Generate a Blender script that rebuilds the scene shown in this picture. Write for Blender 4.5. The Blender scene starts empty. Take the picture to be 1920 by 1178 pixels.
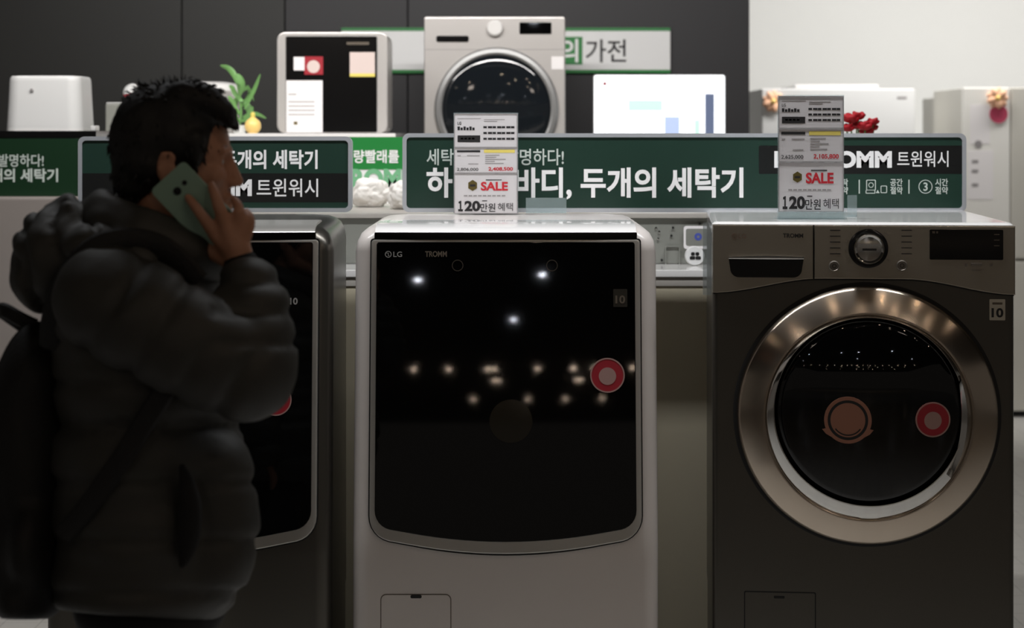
import bpy, bmesh, math, random
from mathutils import Vector, Matrix, noise
PI = math.pi
rnd = random.Random(7)
scn = bpy.context.scene
C = scn.collection

# ------------------------------------------------------------------ camera
F, CX, HY, CH = 3470.0, 960.0, 253.0, 1.62        # focal length in px, principal column, horizon row, eye height
cam = bpy.data.objects.new('camera', bpy.data.cameras.new('camera'))
C.objects.link(cam)
cam.location = (0, 0, CH)
cam.rotation_euler = (PI / 2, 0, 0)
cam.data.sensor_width = 36.0
cam.data.lens = F / 1920 * 36.0
cam.data.shift_y = (HY - 589.0) / 1920.0
cam.data.clip_end = 200
cam.data.dof.use_dof = True
cam.data.dof.focus_distance = 4.38
cam.data.dof.aperture_fstop = 4.2
scn.camera = cam


def W(px, py, Y):
    return Vector(((px - CX) * Y / F, Y, CH - (py - HY) * Y / F))


def wx(px, Y): return (px - CX) * Y / F
def wz(py, Y): return CH - (py - HY) * Y / F


# ------------------------------------------------------------------ world, exposure
world = bpy.data.worlds.new('dim hall')
scn.world = world
world.use_nodes = True
world.node_tree.nodes['Background'].inputs[0].default_value = (1.0, 0.90, 0.80, 1)
world.node_tree.nodes['Background'].inputs[1].default_value = 0.07
vs = scn.view_settings
vs.view_transform = 'Standard'
vs.look = 'None'
vs.exposure = 0.0
vs.gamma = 1.0
vs.use_curve_mapping = False
try:
    scn.cycles.use_denoising = True
    scn.cycles.max_bounces = 8
    scn.cycles.sample_clamp_indirect = 4.0
except Exception:
    pass


def area_light(name, loc, target, sx, sy, power, color=(1, 1, 1), spread=180):
    l = bpy.data.lights.new(name, 'AREA')
    l.shape = 'RECTANGLE'
    l.size, l.size_y = sx, sy
    l.energy = power
    l.color = color
    l.spread = math.radians(spread)
    o = bpy.data.objects.new(name, l)
    C.objects.link(o)
    o.location = loc
    d = Vector(target) - Vector(loc)
    o.rotation_euler = d.to_track_quat('-Z', 'Y').to_euler()
    return o


CEIL = 3.2
# shop lighting: tracks over the aisle behind the washers, wash the goods behind and the tops of the washers
area_light('track_light', (-1.3, 5.75, CEIL - .06), (-1.1, 8.2, 1.5), 1.8, .12, 32, (1, .97, .94), 150)
area_light('track_light', (0.5, 5.75, CEIL - .06), (0.5, 8.2, 1.5), 1.8, .12, 32, (1, .97, .94), 150)
area_light('track_light', (0.0, 4.27, CEIL - .06), (0.0, 4.62, 1.4), 3.4, .10, 36, (.97, .98, 1), 120)
area_light('track_light', (3.2, 10.35, CEIL - .06), (3.0, 13.4, 1.6), 3.6, .25, 155, (1, .98, .95), 170)


# unseen fill lamps, added behind the photographer to lift the dark fronts
area_light('fill_light', (-1.6, -1.5, CEIL - .06), (-.8, 4.3, .6), .35, .35, 2.0, (1, .86, .74), 130)
area_light('fill_light', (2.2, -1.5, CEIL - .06), (1.0, 4.3, .6), .35, .35, 2.0, (1, .86, .74), 130)


# ------------------------------------------------------------------ materials
def lin(c):
    c = c / 255.0
    return c / 12.92 if c <= .04045 else ((c + .055) / 1.055) ** 2.4


def rgb(r, g, b): return (lin(r), lin(g), lin(b), 1)


def mat(name, col, rough=.5, metal=0.0, spec=.5, bump=0.0, bscale=60, vary=0.0, vscale=4, coat=0.0, emit=None, alpha=1.0):
    m = bpy.data.materials.new(name)
    m.use_nodes = True
    nt = m.node_tree
    p = nt.nodes['Principled BSDF']
    p.inputs['Base Color'].default_value = col
    p.inputs['Roughness'].default_value = rough
    p.inputs['Metallic'].default_value = metal
    p.inputs['Specular IOR Level'].default_value = spec
    p.inputs['Coat Weight'].default_value = coat
    if emit:
        p.inputs['Emission Color'].default_value = col
        p.inputs['Emission Strength'].default_value = emit
    tc = nt.nodes.new('ShaderNodeTexCoord')
    if vary:
        n = nt.nodes.new('ShaderNodeTexNoise')
        n.inputs['Scale'].default_value = vscale
        n.inputs['Detail'].default_value = 4
        r = nt.nodes.new('ShaderNodeMapRange')
        r.inputs[3].default_value = 1 - vary
        r.inputs[4].default_value = 1 + vary
        x = nt.nodes.new('ShaderNodeMix')
        x.data_type = 'RGBA'
        x.blend_type = 'MULTIPLY'
        x.inputs[0].default_value = 1
        x.inputs[6].default_value = col
        nt.links.new(tc.outputs['Object'], n.inputs['Vector'])
        nt.links.new(n.outputs['Fac'], r.inputs[0])
        nt.links.new(r.outputs[0], x.inputs[7])
        nt.links.new(x.outputs[2], p.inputs['Base Color'])
    if bump:
        n2 = nt.nodes.new('ShaderNodeTexNoise')
        n2.inputs['Scale'].default_value = bscale
        n2.inputs['Detail'].default_value = 5
        b = nt.nodes.new('ShaderNodeBump')
        b.inputs['Strength'].default_value = bump
        b.inputs['Distance'].default_value = .01
        nt.links.new(tc.outputs['Object'], n2.inputs['Vector'])
        nt.links.new(n2.outputs['Fac'], b.inputs['Height'])
        nt.links.new(b.outputs['Normal'], p.inputs['Normal'])
    return m


def clear_mat(name, col, mix, rough=.05):
    """clear acrylic: mostly see-through with a glossy skin"""
    m = bpy.data.materials.new(name)
    m.use_nodes = True
    nt = m.node_tree
    out = nt.nodes['Material Output']
    p = nt.nodes['Principled BSDF']
    p.inputs['Base Color'].default_value = col
    p.inputs['Roughness'].default_value = rough
    t = nt.nodes.new('ShaderNodeBsdfTransparent')
    t.inputs[0].default_value = (.93, .96, .97, 1)
    x = nt.nodes.new('ShaderNodeMixShader')
    x.inputs[0].default_value = mix
    nt.links.new(t.outputs[0], x.inputs[1])
    nt.links.new(p.outputs[0], x.inputs[2])
    nt.links.new(x.outputs[0], out.inputs[0])
    return m


def brushed_mat(name, col, rough, aniso, axis):
    m = mat(name, col, rough, 1.0)
    nt = m.node_tree
    p = nt.nodes['Principled BSDF']
    t = nt.nodes.new('ShaderNodeTangent')
    t.direction_type = 'RADIAL'
    t.axis = axis
    p.inputs['Anisotropic'].default_value = aniso
    p.inputs['Anisotropic Rotation'].default_value = .25
    nt.links.new(t.outputs[0], p.inputs['Tangent'])
    return m


def floor_mat():
    m = mat('polished pale floor tile', rgb(205, 203, 198), .22, 0, .5)
    nt = m.node_tree
    p = nt.nodes['Principled BSDF']
    tc = nt.nodes.new('ShaderNodeTexCoord')
    mp = nt.nodes.new('ShaderNodeMapping')
    mp.inputs['Scale'].default_value = (1.66, 1.66, 1.66)
    br = nt.nodes.new('ShaderNodeTexBrick')
    br.offset = 0
    br.inputs['Color1'].default_value = rgb(206, 204, 199)
    br.inputs['Color2'].default_value = rgb(200, 198, 194)
    br.inputs['Mortar'].default_value = rgb(150, 148, 144)
    br.inputs['Mortar Size'].default_value = .008
    br.inputs['Brick Width'].default_value = 1
    br.inputs['Row Height'].default_value = 1
    nt.links.new(tc.outputs['Object'], mp.inputs[0])
    nt.links.new(mp.outputs[0], br.inputs[0])
    nt.links.new(br.outputs[0], p.inputs['Base Color'])
    return m


M = {}
M['floor'] = floor_mat()
M['ceiling'] = mat('dark ceiling paint', rgb(60, 58, 56), .8, vary=.05)
M['dark_wall'] = mat('charcoal wall panel', rgb(45, 44, 47), .55, vary=.06, vscale=1.5)
M['dark_wall_left'] = mat('charcoal wall panel warm', rgb(43, 43, 41), .55, vary=.06, vscale=1.5)
M['white_wall'] = mat('white wall paint', rgb(236, 236, 233), .7, vary=.015)
M['gap'] = mat('black seam', rgb(8, 8, 8), .7)
M['white_shell'] = mat('white enamel steel', rgb(214, 207, 202), .28, 0, .5, coat=.3)
M['white_gloss'] = mat('white gloss plastic', rgb(232, 230, 228), .15, 0, .5, coat=.5)
M['white_plastic'] = mat('white plastic', rgb(218, 218, 217), .4)
M['steel_dark'] = mat('graphite steel', rgb(98, 95, 89), .3, .9, bump=.02, bscale=300)
M['steel_panel'] = mat('graphite control panel', rgb(162, 154, 140), .24, .7, coat=.4)
M['steel_side'] = mat('graphite steel side', rgb(120, 120, 118), .35, .8)
M['steel_light'] = mat('light silver steel', rgb(208, 204, 201), .3, .45)
M['chrome'] = mat('chrome trim', rgb(210, 208, 204), .1, 1.0)
M['chrome_ring'] = brushed_mat('brushed ring', rgb(200, 186, 170), .22, .9, 'Y')
M['trim_satin'] = mat('satin metal trim', rgb(206, 204, 198), .28, .75)
M['black_glass'] = mat('black glass', rgb(6, 6, 6), .025, 0, .5)
M['black_gloss'] = mat('black gloss plastic', rgb(10, 10, 11), .15)
M['black_plastic'] = mat('black plastic', rgb(14, 14, 14), .45)
M['button_grey'] = mat('grey button', rgb(130, 124, 116), .3, .6)
M['print_grey'] = mat('grey print', rgb(150, 148, 145), .5)
M['print_dim'] = mat('dim bronze print', rgb(92, 82, 70), .5)
M['print_faint'] = mat('faint bronze print', rgb(58, 50, 40), .5)
M['print_dark'] = mat('dark print', rgb(20, 18, 17), .6)
M['copper'] = mat('copper coloured disc', rgb(150, 102, 82), .5)
M['cap_dim'] = mat('smoked disc', rgb(27, 23, 15), .06)
M['sticker_red'] = mat('red sticker', rgb(158, 30, 44), .45)
M['sticker_pale'] = mat('pale sticker print', rgb(214, 196, 190), .5)
M['sticker_silver'] = mat('silver sticker', rgb(188, 182, 168), .4, .2)
M['sticker_soft'] = mat('soft pale sticker print', rgb(168, 134, 128), .5)
M['frame_silver'] = mat('silver sign frame', rgb(196, 200, 206), .4, .5)
M['sign_green'] = mat('dark green sign face', rgb(34, 58, 49), .25)
M['sign_black'] = mat('black sign band', rgb(26, 27, 27), .25)
M['board_green'] = mat('bright green board', rgb(12, 46, 24), .4)
M['poster_green'] = mat('green poster', rgb(30, 132, 58), .45)
M['letter_white'] = mat('white lettering', rgb(250, 250, 250), .4)
M['letter_thin'] = mat('pale thin lettering', rgb(200, 210, 204), .4)
M['paper'] = mat('white card paper', rgb(242, 238, 238), .6)
M['paper_line'] = mat('grey print line', rgb(150, 146, 146), .6)
def sheet_mat():
    m = mat('thin white card paper', rgb(240, 237, 238), .6)
    nt = m.node_tree
    tr = nt.nodes.new('ShaderNodeBsdfTranslucent')
    tr.inputs[0].default_value = rgb(240, 237, 238)
    mx = nt.nodes.new('ShaderNodeMixShader')
    mx.inputs[0].default_value = .35
    nt.links.new(nt.nodes['Principled BSDF'].outputs[0], mx.inputs[1])
    nt.links.new(tr.outputs[0], mx.inputs[2])
    nt.links.new(mx.outputs[0], nt.nodes['Material Output'].inputs[0])
    return m


M['sheet'] = sheet_mat()
M['ink'] = mat('black ink', rgb(26, 25, 27), .6)
M['ink_red'] = mat('red ink', rgb(196, 30, 44), .6)
M['ink_yellow'] = mat('yellow ink', rgb(226, 208, 104), .6)
M['ink_blue'] = mat('blue ink', rgb(70, 84, 170), .6)
M['gold_dark'] = mat('dark gold badge', rgb(92, 80, 34), .4)
M['acrylic'] = clear_mat('clear acrylic', rgb(190, 205, 205), .22)
M['film'] = clear_mat('clear film', rgb(180, 185, 185), .35)
M['counter'] = mat('white counter board', rgb(180, 175, 168), .35)
M['cabinet_front'] = mat('beige cabinet board', rgb(214, 205, 180), .5, vary=.03)
M['panel_grey'] = mat('grey panel', rgb(136, 137, 130), .45, .1)
M['pale_grey'] = mat('pale grey steel', rgb(152, 144, 139), .35, .1)
M['towel'] = mat('white terry cloth', rgb(240, 236, 230), .9, bump=.12, bscale=120)
M['leaf'] = mat('green leaf', rgb(112, 160, 92), .45, vary=.15, vscale=20)
M['cream'] = mat('cream gold ornament', rgb(250, 214, 130), .35)
M['flower_red'] = mat('red petals', rgb(176, 8, 30), .6, vary=.2, vscale=30)
M['flower_peach'] = mat('peach petals', rgb(250, 196, 160), .6)
M['flower_pink'] = mat('pink round tag', rgb(206, 80, 110), .5)
M['pot'] = mat('white pot', rgb(225, 225, 222), .4)
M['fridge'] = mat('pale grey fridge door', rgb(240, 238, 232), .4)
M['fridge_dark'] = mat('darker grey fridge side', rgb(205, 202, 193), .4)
M['screen'] = mat('lit screen', (.93, .96, 1, 1), .3, emit=1.15)
M['screen_dark'] = mat('dark shape on lit screen', rgb(84, 94, 118), .3, emit=.9)
M['screen_mid'] = mat('grey shape on lit screen', rgb(160, 175, 205), .3, emit=.9)
M['screen_green'] = mat('green text on lit screen', rgb(176, 228, 196), .3, emit=.95)
M['lamp'] = mat('lit lamp', (1, .78, .58, 1), .5, emit=190)
M['lamp_cool'] = mat('lit cool lamp', (.86, .9, 1, 1), .5, emit=190)
M['skin'] = mat('skin', rgb(182, 132, 106), .5, vary=.06, vscale=30)
M['hair'] = mat('black hair', rgb(20, 19, 19), .62)
M['jacket'] = mat('charcoal nylon', rgb(54, 54, 51), .6, bump=.1, bscale=40, vary=.06, vscale=12)
M['knit'] = mat('black knit', rgb(14, 14, 15), .9, bump=.3, bscale=400)
M['pack'] = mat('black nylon', rgb(13, 13, 14), .65, bump=.2, bscale=200)
M['trousers'] = mat('black trousers', rgb(16, 16, 18), .8)
M['phone'] = mat('mint green phone back', rgb(146, 178, 162), .3)
M['eye'] = mat('eye', rgb(190, 185, 180), .1)
M['brow'] = mat('eyebrow', rgb(24, 20, 18), .7)


# ------------------------------------------------------------------ mesh helpers
def new_bm(): return bmesh.new()


def merge(bm, other):
    me = bpy.data.meshes.new('tmp')
    other.to_mesh(me)
    bm.from_mesh(me)
    bpy.data.meshes.remove(me)
    other.free()


def bx(bm, x0, x1, y0, y1, z0, z1, bev=0.0, seg=2, rotz=0.0):
    b = new_bm()
    bmesh.ops.create_cube(b, size=1)
    for v in b.verts:
        v.co = Vector((x0 + (v.co.x + .5) * (x1 - x0), y0 + (v.co.y + .5) * (y1 - y0), z0 + (v.co.z + .5) * (z1 - z0)))
    if bev:
        bmesh.ops.bevel(b, geom=b.edges[:], offset=bev, segments=seg, affect='EDGES', profile=.5)
    if rotz:
        c = Vector(((x0 + x1) / 2, (y0 + y1) / 2, 0))
        bmesh.ops.rotate(b, verts=b.verts[:], cent=c, matrix=Matrix.Rotation(rotz, 3, 'Z'))
    merge(bm, b)
    return bm


def rr(x0, x1, z0, z1, r, seg=6):
    pts = []
    for cx, cz, a0 in ((x1 - r, z1 - r, 0), (x0 + r, z1 - r, 90), (x0 + r, z0 + r, 180), (x1 - r, z0 + r, 270)):
        for i in range(seg + 1):
            a = math.radians(a0 + 90 * i / seg)
            pts.append((cx + r * math.cos(a), cz + r * math.sin(a)))
    return pts


def circle(cx, cz, r, n=40):
    return [(cx + r * math.cos(2 * PI * i / n), cz + r * math.sin(2 * PI * i / n)) for i in range(n)]


def slab(bm, outline, y0, y1, bev=0.0, xf=None):
    """outline in (x, z); front at y0, back at y1"""
    b = new_bm()
    fr = [b.verts.new((x, y0, z)) for x, z in outline]
    bk = [b.verts.new((x, y1, z)) for x, z in outline]
    n = len(outline)
    ff = b.faces.new(fr)
    b.faces.new(bk[::-1])
    for i in range(n):
        j = (i + 1) % n
        b.faces.new((fr[j], fr[i], bk[i], bk[j]))
    bmesh.ops.recalc_face_normals(b, faces=b.faces[:])
    if bev:
        bmesh.ops.bevel(b, geom=list(ff.edges), offset=bev, segments=2, affect='EDGES', profile=.5)
    if xf is not None:
        bmesh.ops.transform(b, matrix=xf, verts=b.verts[:])
    merge(bm, b)
    return bm


def ring_slab(bm, outer, inner, y0, y1, xf=None):
    b = new_bm()
    n = len(outer)
    assert n == len(inner)
    L = [[b.verts.new((x, y, z)) for x, z in o] for o, y in ((outer, y1), (outer, y0), (inner, y0), (inner, y1))]
    for k in range(4):
        A, B = L[k], L[(k + 1) % 4]
        for i in range(n):
            j = (i + 1) % n
            b.faces.new((A[i], A[j], B[j], B[i]))
    bmesh.ops.recalc_face_normals(b, faces=b.faces[:])
    if xf is not None:
        bmesh.ops.transform(b, matrix=xf, verts=b.verts[:])
    merge(bm, b)
    return bm


def lathe_y(bm, prof, cx, cz, n=96, a0=0, a1=360, xf=None):
    """prof: list of (r, y), turned about an axis parallel to Y"""
    b = new_bm()
    full = abs(a1 - a0) >= 359.9
    rows = []
    cnt = n if full else n + 1
    for r, y in prof:
        if r < 1e-6:
            rows.append([b.verts.new((cx, y, cz))])
        else:
            rows.append([b.verts.new((cx + r * math.cos(math.radians(a0 + (a1 - a0) * i / n)), y,
                                      cz + r * math.sin(math.radians(a0 + (a1 - a0) * i / n)))) for i in range(cnt)])
    for A, B in zip(rows, rows[1:]):
        m = n if full else n
        for i in range(m):
            j = (i + 1) % cnt
            if len(A) == 1 and len(B) == 1: continue
            if len(A) == 1: b.faces.new((A[0], B[j], B[i]))
            elif len(B) == 1: b.faces.new((A[i], A[j], B[0]))
            else: b.faces.new((A[i], A[j], B[j], B[i]))
    bmesh.ops.recalc_face_normals(b, faces=b.faces[:])
    if xf is not None:
        bmesh.ops.transform(b, matrix=xf, verts=b.verts[:])
    merge(bm, b)
    return bm


def lathe_z(bm, prof, cx, cy, n=40):
    b = new_bm()
    rows = []
    for r, z in prof:
        if r < 1e-6: rows.append([b.verts.new((cx, cy, z))])
        else: rows.append([b.verts.new((cx + r * math.cos(2 * PI * i / n), cy + r * math.sin(2 * PI * i / n), z)) for i in range(n)])
    for A, B in zip(rows, rows[1:]):
        for i in range(n):
            j = (i + 1) % n
            if len(A) == 1 and len(B) == 1: continue
            if len(A) == 1: b.faces.new((A[0], B[j], B[i]))
            elif len(B) == 1: b.faces.new((A[i], A[j], B[0]))
            else: b.faces.new((A[i], A[j], B[j], B[i]))
    bmesh.ops.recalc_face_normals(b, faces=b.faces[:])
    merge(bm, b)
    return bm


def tube(bm, pts, radii, seg=12, flat=None):
    """flat=(width direction, ratio): squashes the section for straps"""
    pts = [Vector(p) for p in pts]
    if not isinstance(radii, (list, tuple)): radii = [radii] * len(pts)
    b = new_bm()
    rings = []
    up = Vector((0, 1, 0)) if flat is None else Vector(flat[0])
    for i, p in enumerate(pts):
        t = (pts[min(i + 1, len(pts) - 1)] - pts[max(i - 1, 0)]).normalized()
        s = up.cross(t)
        if s.length < 1e-4: s = Vector((1, 0, 0)).cross(t)
        s.normalize()
        u = t.cross(s).normalized()
        k = 1.0 if flat is None else flat[1]
        rings.append([b.verts.new(p + (s * math.cos(2 * PI * j / seg) + u * math.sin(2 * PI * j / seg) * k) * radii[i]) for j in range(seg)])
    for A, B in zip(rings, rings[1:]):
        for j in range(seg):
            k = (j + 1) % seg
            b.faces.new((A[j], A[k], B[k], B[j]))
    b.faces.new(rings[0][::-1])
    b.faces.new(rings[-1])
    bmesh.ops.recalc_face_normals(b, faces=b.faces[:])
    merge(bm, b)
    return bm


def loft(bm, rings):
    b = new_bm()
    R = [[b.verts.new(p) for p in r] for r in rings]
    n = len(R[0])
    for A, B in zip(R, R[1:]):
        for j in range(n):
            k = (j + 1) % n
            b.faces.new((A[j], A[k], B[k], B[j]))
    b.faces.new(R[0])
    b.faces.new(R[-1][::-1])
    bmesh.ops.recalc_face_normals(b, faces=b.faces[:])
    merge(bm, b)
    return bm


def smooth_path(pts, sub=6):
    pts = [Vector(p) for p in pts]
    out = []
    for i in range(len(pts) - 1):
        p0, p1, p2, p3 = pts[max(i - 1, 0)], pts[i], pts[i + 1], pts[min(i + 2, len(pts) - 1)]
        for k in range(sub):
            t = k / sub
            out.append(.5 * ((2 * p1) + (-p0 + p2) * t + (2 * p0 - 5 * p1 + 4 * p2 - p3) * t * t + (-p0 + 3 * p1 - 3 * p2 + p3) * t ** 3))
    out.append(pts[-1])
    return out


def text_mesh(body, bold=0.0):
    cu = bpy.data.curves.new('txt', 'FONT')
    cu.body = body
    cu.size = 1
    cu.offset = bold
    cu.resolution_u = 4
    ob = bpy.data.objects.new('txt', cu)
    C.objects.link(ob)
    bpy.context.view_layer.update()
    dg = bpy.context.evaluated_depsgraph_get()
    me = bpy.data.meshes.new_from_object(ob.evaluated_get(dg))
    bpy.data.objects.remove(ob)
    bpy.data.curves.remove(cu)
    return me


def text_bm(body, x0, x1, z0, z1, y, bold=0.0, xf=None, slant=0.0):
    """letters fitted to the box x0..x1, z0..z1, standing at depth y and facing -Y"""
    me = text_mesh(body, bold)
    xs = [v.co.x for v in me.vertices]
    zs = [v.co.y for v in me.vertices]
    ax, bxx, az, bz = min(xs), max(xs), min(zs), max(zs)
    bm = new_bm()
    bm.from_mesh(me)
    bpy.data.meshes.remove(me)
    for v in bm.verts:
        u, w = (v.co.x - ax) / (bxx - ax), (v.co.y - az) / (bz - az)
        v.co = Vector((x0 + u * (x1 - x0) + slant * (w - .5) * (z1 - z0), y, z0 + w * (z1 - z0)))
    if xf is not None:
        bmesh.ops.transform(bm, matrix=xf, verts=bm.verts[:])
    return bm


def link(name, bm, material, parent=None, smooth=30, inv=None):
    if isinstance(bm, bpy.types.Mesh):
        me = bm
    else:
        me = bpy.data.meshes.new(name)
        bm.to_mesh(me)
        bm.free()
    if inv is not None: me.transform(inv)
    me.name = name
    me.materials.clear()
    me.materials.append(material)
    if smooth:
        for p in me.polygons: p.use_smooth = True
        if smooth < 179: me.set_sharp_from_angle(angle=math.radians(smooth))
    o = bpy.data.objects.new(name, me)
    C.objects.link(o)
    if smooth and smooth < 179:
        wn = o.modifiers.new('normals', 'WEIGHTED_NORMAL')
        wn.keep_sharp = True
    if parent is not None: o.parent = parent
    return o


def tag(o, label, cat, group=None):
    o['label'] = label
    o['category'] = cat
    if group: o['group'] = group
    return o


def struct(name, bm, material):
    o = link(name, bm, material)
    o['kind'] = 'structure'
    return o


class Thing:
    """an Empty at the base of a thing; parts are authored in world space (or in its own space with local=True)"""
    def __init__(s, name, label, cat, loc=(0, 0, 0), rotz=0.0, group=None):
        s.root = bpy.data.objects.new(name, None)
        s.root.empty_display_size = .1
        C.objects.link(s.root)
        s.root.location = loc
        s.root.rotation_euler = (0, 0, rotz)
        tag(s.root, label, cat, group)
        s.inv = (Matrix.Translation(Vector(loc)) @ Matrix.Rotation(rotz, 4, 'Z')).inverted()

    def part(s, name, bm, material, parent=None, local=False, smooth=30, label=None):
        o = link(name, bm, material, parent or s.root, smooth, None if local else s.inv)
        if label: o['label'] = label
        return o


# ------------------------------------------------------------------ the room
b = bx(new_bm(), -9, 9, -36, 16, -.1, 0)
struct('floor', b, M['floor'])
struct('ceiling', bx(new_bm(), -9, 9, -36, 16, CEIL, CEIL + .1), M['ceiling'])
DW = 9.0
xr = wx(1405, DW)
x535, x765 = wx(535, DW), wx(765, DW)
struct('wall_back', bx(new_bm(), -9, xr, DW, DW + .3, 0, CEIL), M['gap'])
for i, (a, c, m) in enumerate(((-9, wx(342, DW), 'dark_wall_left'), (wx(342, DW), x535, 'dark_wall_left'), (x535, x765, 'dark_wall'), (x765, xr, 'dark_wall'))):
    struct('trim_%d' % (i + 1), bx(new_bm(), a + .003, c - .003, DW - .02, DW - .0005, 0.01, CEIL - .01, .003), M[m])
struct('wall_far', bx(new_bm(), xr - 1.5, 9, 14, 14.2, 0, CEIL), M['white_wall'])
struct('wall_right', bx(new_bm(), 8.8, 9, 4, 14, 0, CEIL), M['white_wall'])

# small round lamps along the ceiling of the hall behind the photographer (seen only as reflections)
lamp_body = None
def downlight(x, y, cool=False, r=.034, label='small round warm downlight in the ceiling of the dim hall', group='warm downlights of the dim hall'):
    bm = lathe_z(new_bm(), [(r * 1.3, CEIL), (r * 1.3, CEIL - .02), (r, CEIL - .02), (r, CEIL - .012), (0, CEIL - .012)], x, y, 20)
    t = Thing('ceiling_light', label, 'ceiling light', (x, y, CEIL), 0, group)
    t.part('housing', bm, M['black_plastic'])
    t.part('bulb', lathe_z(new_bm(), [(r * .95, CEIL - .014), (r * .9, CEIL - .022), (0, CEIL - .026)], x, y, 20), M['lamp_cool' if cool else 'lamp'])


# ------------------------------------------------------------------ counter, rear cabinet behind the washers
t = Thing('display_counter', 'white-topped beige counter running behind the washing machines', 'counter', (0.1, 5.8, 0))
t.part('worktop', bx(new_bm(), -1.0, 1.35, 5.274, 6.35, 1.2137, 1.235, .003), M['white_gloss'])
t.part('apron', bx(new_bm(), -.99, 1.34, 5.28, 6.34, 1.188, 1.2137, .001), M['counter'])
t.part('front_panel', bx(new_bm(), -.98, 1.33, 5.284, 6.33, .0, 1.188, .003), M['cabinet_front'])
t = Thing('rear_cabinet', 'low grey cabinet on the counter behind the green signs', 'cabinet', (0.15, 5.9, 1.235))
t.part('cabinet_body', bx(new_bm(), -.98, 1.30, 5.52, 6.33, 1.2352, 1.372, .004), M['panel_grey'])
t.part('cabinet_top', bx(new_bm(), -.99, 1.31, 5.505, 6.34, 1.372, 1.387, .003), M['counter'])
Yc = 5.515
p = t.part('embossed_plate', ring_slab(new_bm(), rr(wx(1247, Yc), wx(1275, Yc), wz(502, Yc), wz(461, Yc), .006), rr(wx(1249, Yc), wx(1273, Yc), wz(500, Yc), wz(463, Yc), .005), Yc - .003, Yc + .004), M['panel_grey'])
for q, (px, py) in enumerate(((1230, 428), (1262, 427), (1236, 435), (1259, 442), (1234, 448), (1241, 488), (1278, 496), (1312, 419))):
    t.part('screw', lathe_y(new_bm(), [(.0035, Yc + .004), (.0035, Yc - .002), (0, Yc - .003)], wx(px, Yc), wz(py, Yc), 12), M['black_plastic'] if q % 2 else M['chrome'])
Ys = 5.50
t = Thing('information_tag', 'small white tag with blue ring mark on the grey cabinet between two washers', 'tag', W(1302, 455, Ys))
t.part('tag_card', slab(new_bm(), rr(wx(1282, Ys), wx(1330, Ys), wz(467, Ys), wz(424, Ys), .008), Ys, Ys + .004), M['paper'])
t.part('tag_print', slab(new_bm(), rr(wx(1286, Ys), wx(1328, Ys), wz(461, Ys), wz(429, Ys), .006), Ys - .0008, Ys), M['panel_grey'])
t.part('ring_mark', ring_slab(new_bm(), circle(wx(1309, Ys), wz(444, Ys), .011), circle(wx(1309, Ys), wz(444, Ys), .004), Ys - .0016, Ys - .0008), M['ink_blue'])
Ys = 5.44
t = Thing('power_socket', 'round white socket cover with four black slots on the counter between two washers', 'socket', (wx(1305, Ys), Ys, 1.235))
rs = .0285
cz = 1.2355 + rs
t.part('socket_cover', lathe_y(new_bm(), [(0, Ys + .02), (rs, Ys + .02), (rs, Ys + .004), (rs * .92, Ys), (0, Ys)], wx(1303, Ys), cz, 40), M['white_plastic'])
for dx, dz, w_, h_ in ((-.0075, .006, .0055, .005), (.0055, .006, .0055, .005), (-.009, -.006, .008, .005), (.008, -.006, .008, .005)):
    x = wx(1304, Ys) + dx
    t.part('slot', slab(new_bm(), rr(x - w_, x + w_, cz + dz - h_, cz + dz + h_, .0035), Ys - .0012, Ys + .0002), M['black_plastic'])


# ------------------------------------------------------------------ washing machines
def plan(hw, f, bk, r, z, seg=6):
    return [(x, y, z) for x, y in rr(-hw, hw, f, bk, r, seg)]


def arc_bottom(hw, zt, zb, sag, rb, rt, n=16):
    """door outline: straight top, straight sides, lower edge bowed down by sag"""
    pts = []
    for i in range(5):
        a = math.radians(90 * i / 4)
        pts.append((hw - rt + rt * math.cos(a), zt - rt + rt * math.sin(a)))
    for i in range(5):
        a = math.radians(90 + 90 * i / 4)
        pts.append((-hw + rt + rt * math.cos(a), zt - rt + rt * math.sin(a)))
    for i in range(7):
        a = math.radians(180 + 78 * i / 6)
        pts.append((-hw + rb + rb * math.cos(a), zb + rb + rb * math.sin(a)))
    xe = hw - rb
    for i in range(1, n):
        x = -xe + 2 * xe * i / n
        pts.append((x, zb - sag * (1 - (x / xe) ** 2)))
    for i in range(7):
        a = math.radians(282 + 78 * i / 6)
        pts.append((hw - rb + rb * math.cos(a), zb + rb + rb * math.sin(a)))
    return pts


def round_sticker(t, name, cx, cz, r, y, xf=None, parent=None):
    o = t.part(name, slab(new_bm(), circle(cx, cz, r), y - .0006, y, xf=xf), M['sticker_red'], parent, True, label='round red sticker')
    t.part('sticker_rim', ring_slab(new_bm(), circle(cx, cz, r), circle(cx, cz, r * .92), y - .001, y - .0006, xf), M['sticker_soft'], o, True)
    t.part('sticker_centre', slab(new_bm(), circle(cx, cz - r * .05, r * .5), y - .001, y - .0006, xf=xf), M['sticker_soft'], o, True)
    return o


def brand_mark(t, x, z, h, y, m, xf=None, parent=None):
    """round face mark followed by the two letters"""
    bm = ring_slab(new_bm(), circle(x, z, h * .62, 24), circle(x, z, h * .48, 24), y - .0006, y, xf)
    slab(bm, rr(x - h * .06, x + h * .06, z - h * .28, z + h * .30, h * .02, 2), y - .0006, y, xf=xf)
    slab(bm, rr(x - h * .06, x + h * .24, z - h * .28, z - h * .18, h * .02, 2), y - .0006, y, xf=xf)
    slab(bm, circle(x - h * .25, z + h * .2, h * .09, 10), y - .0006, y, xf=xf)
    o = t.part('brand_mark', bm, m, parent, True)
    t.part('brand_letters', text_bm('LG', x + h * .95, x + h * 2.6, z - h * .5, z + h * .5, y - .0006, .01, xf), m, parent, True)
    return o


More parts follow.
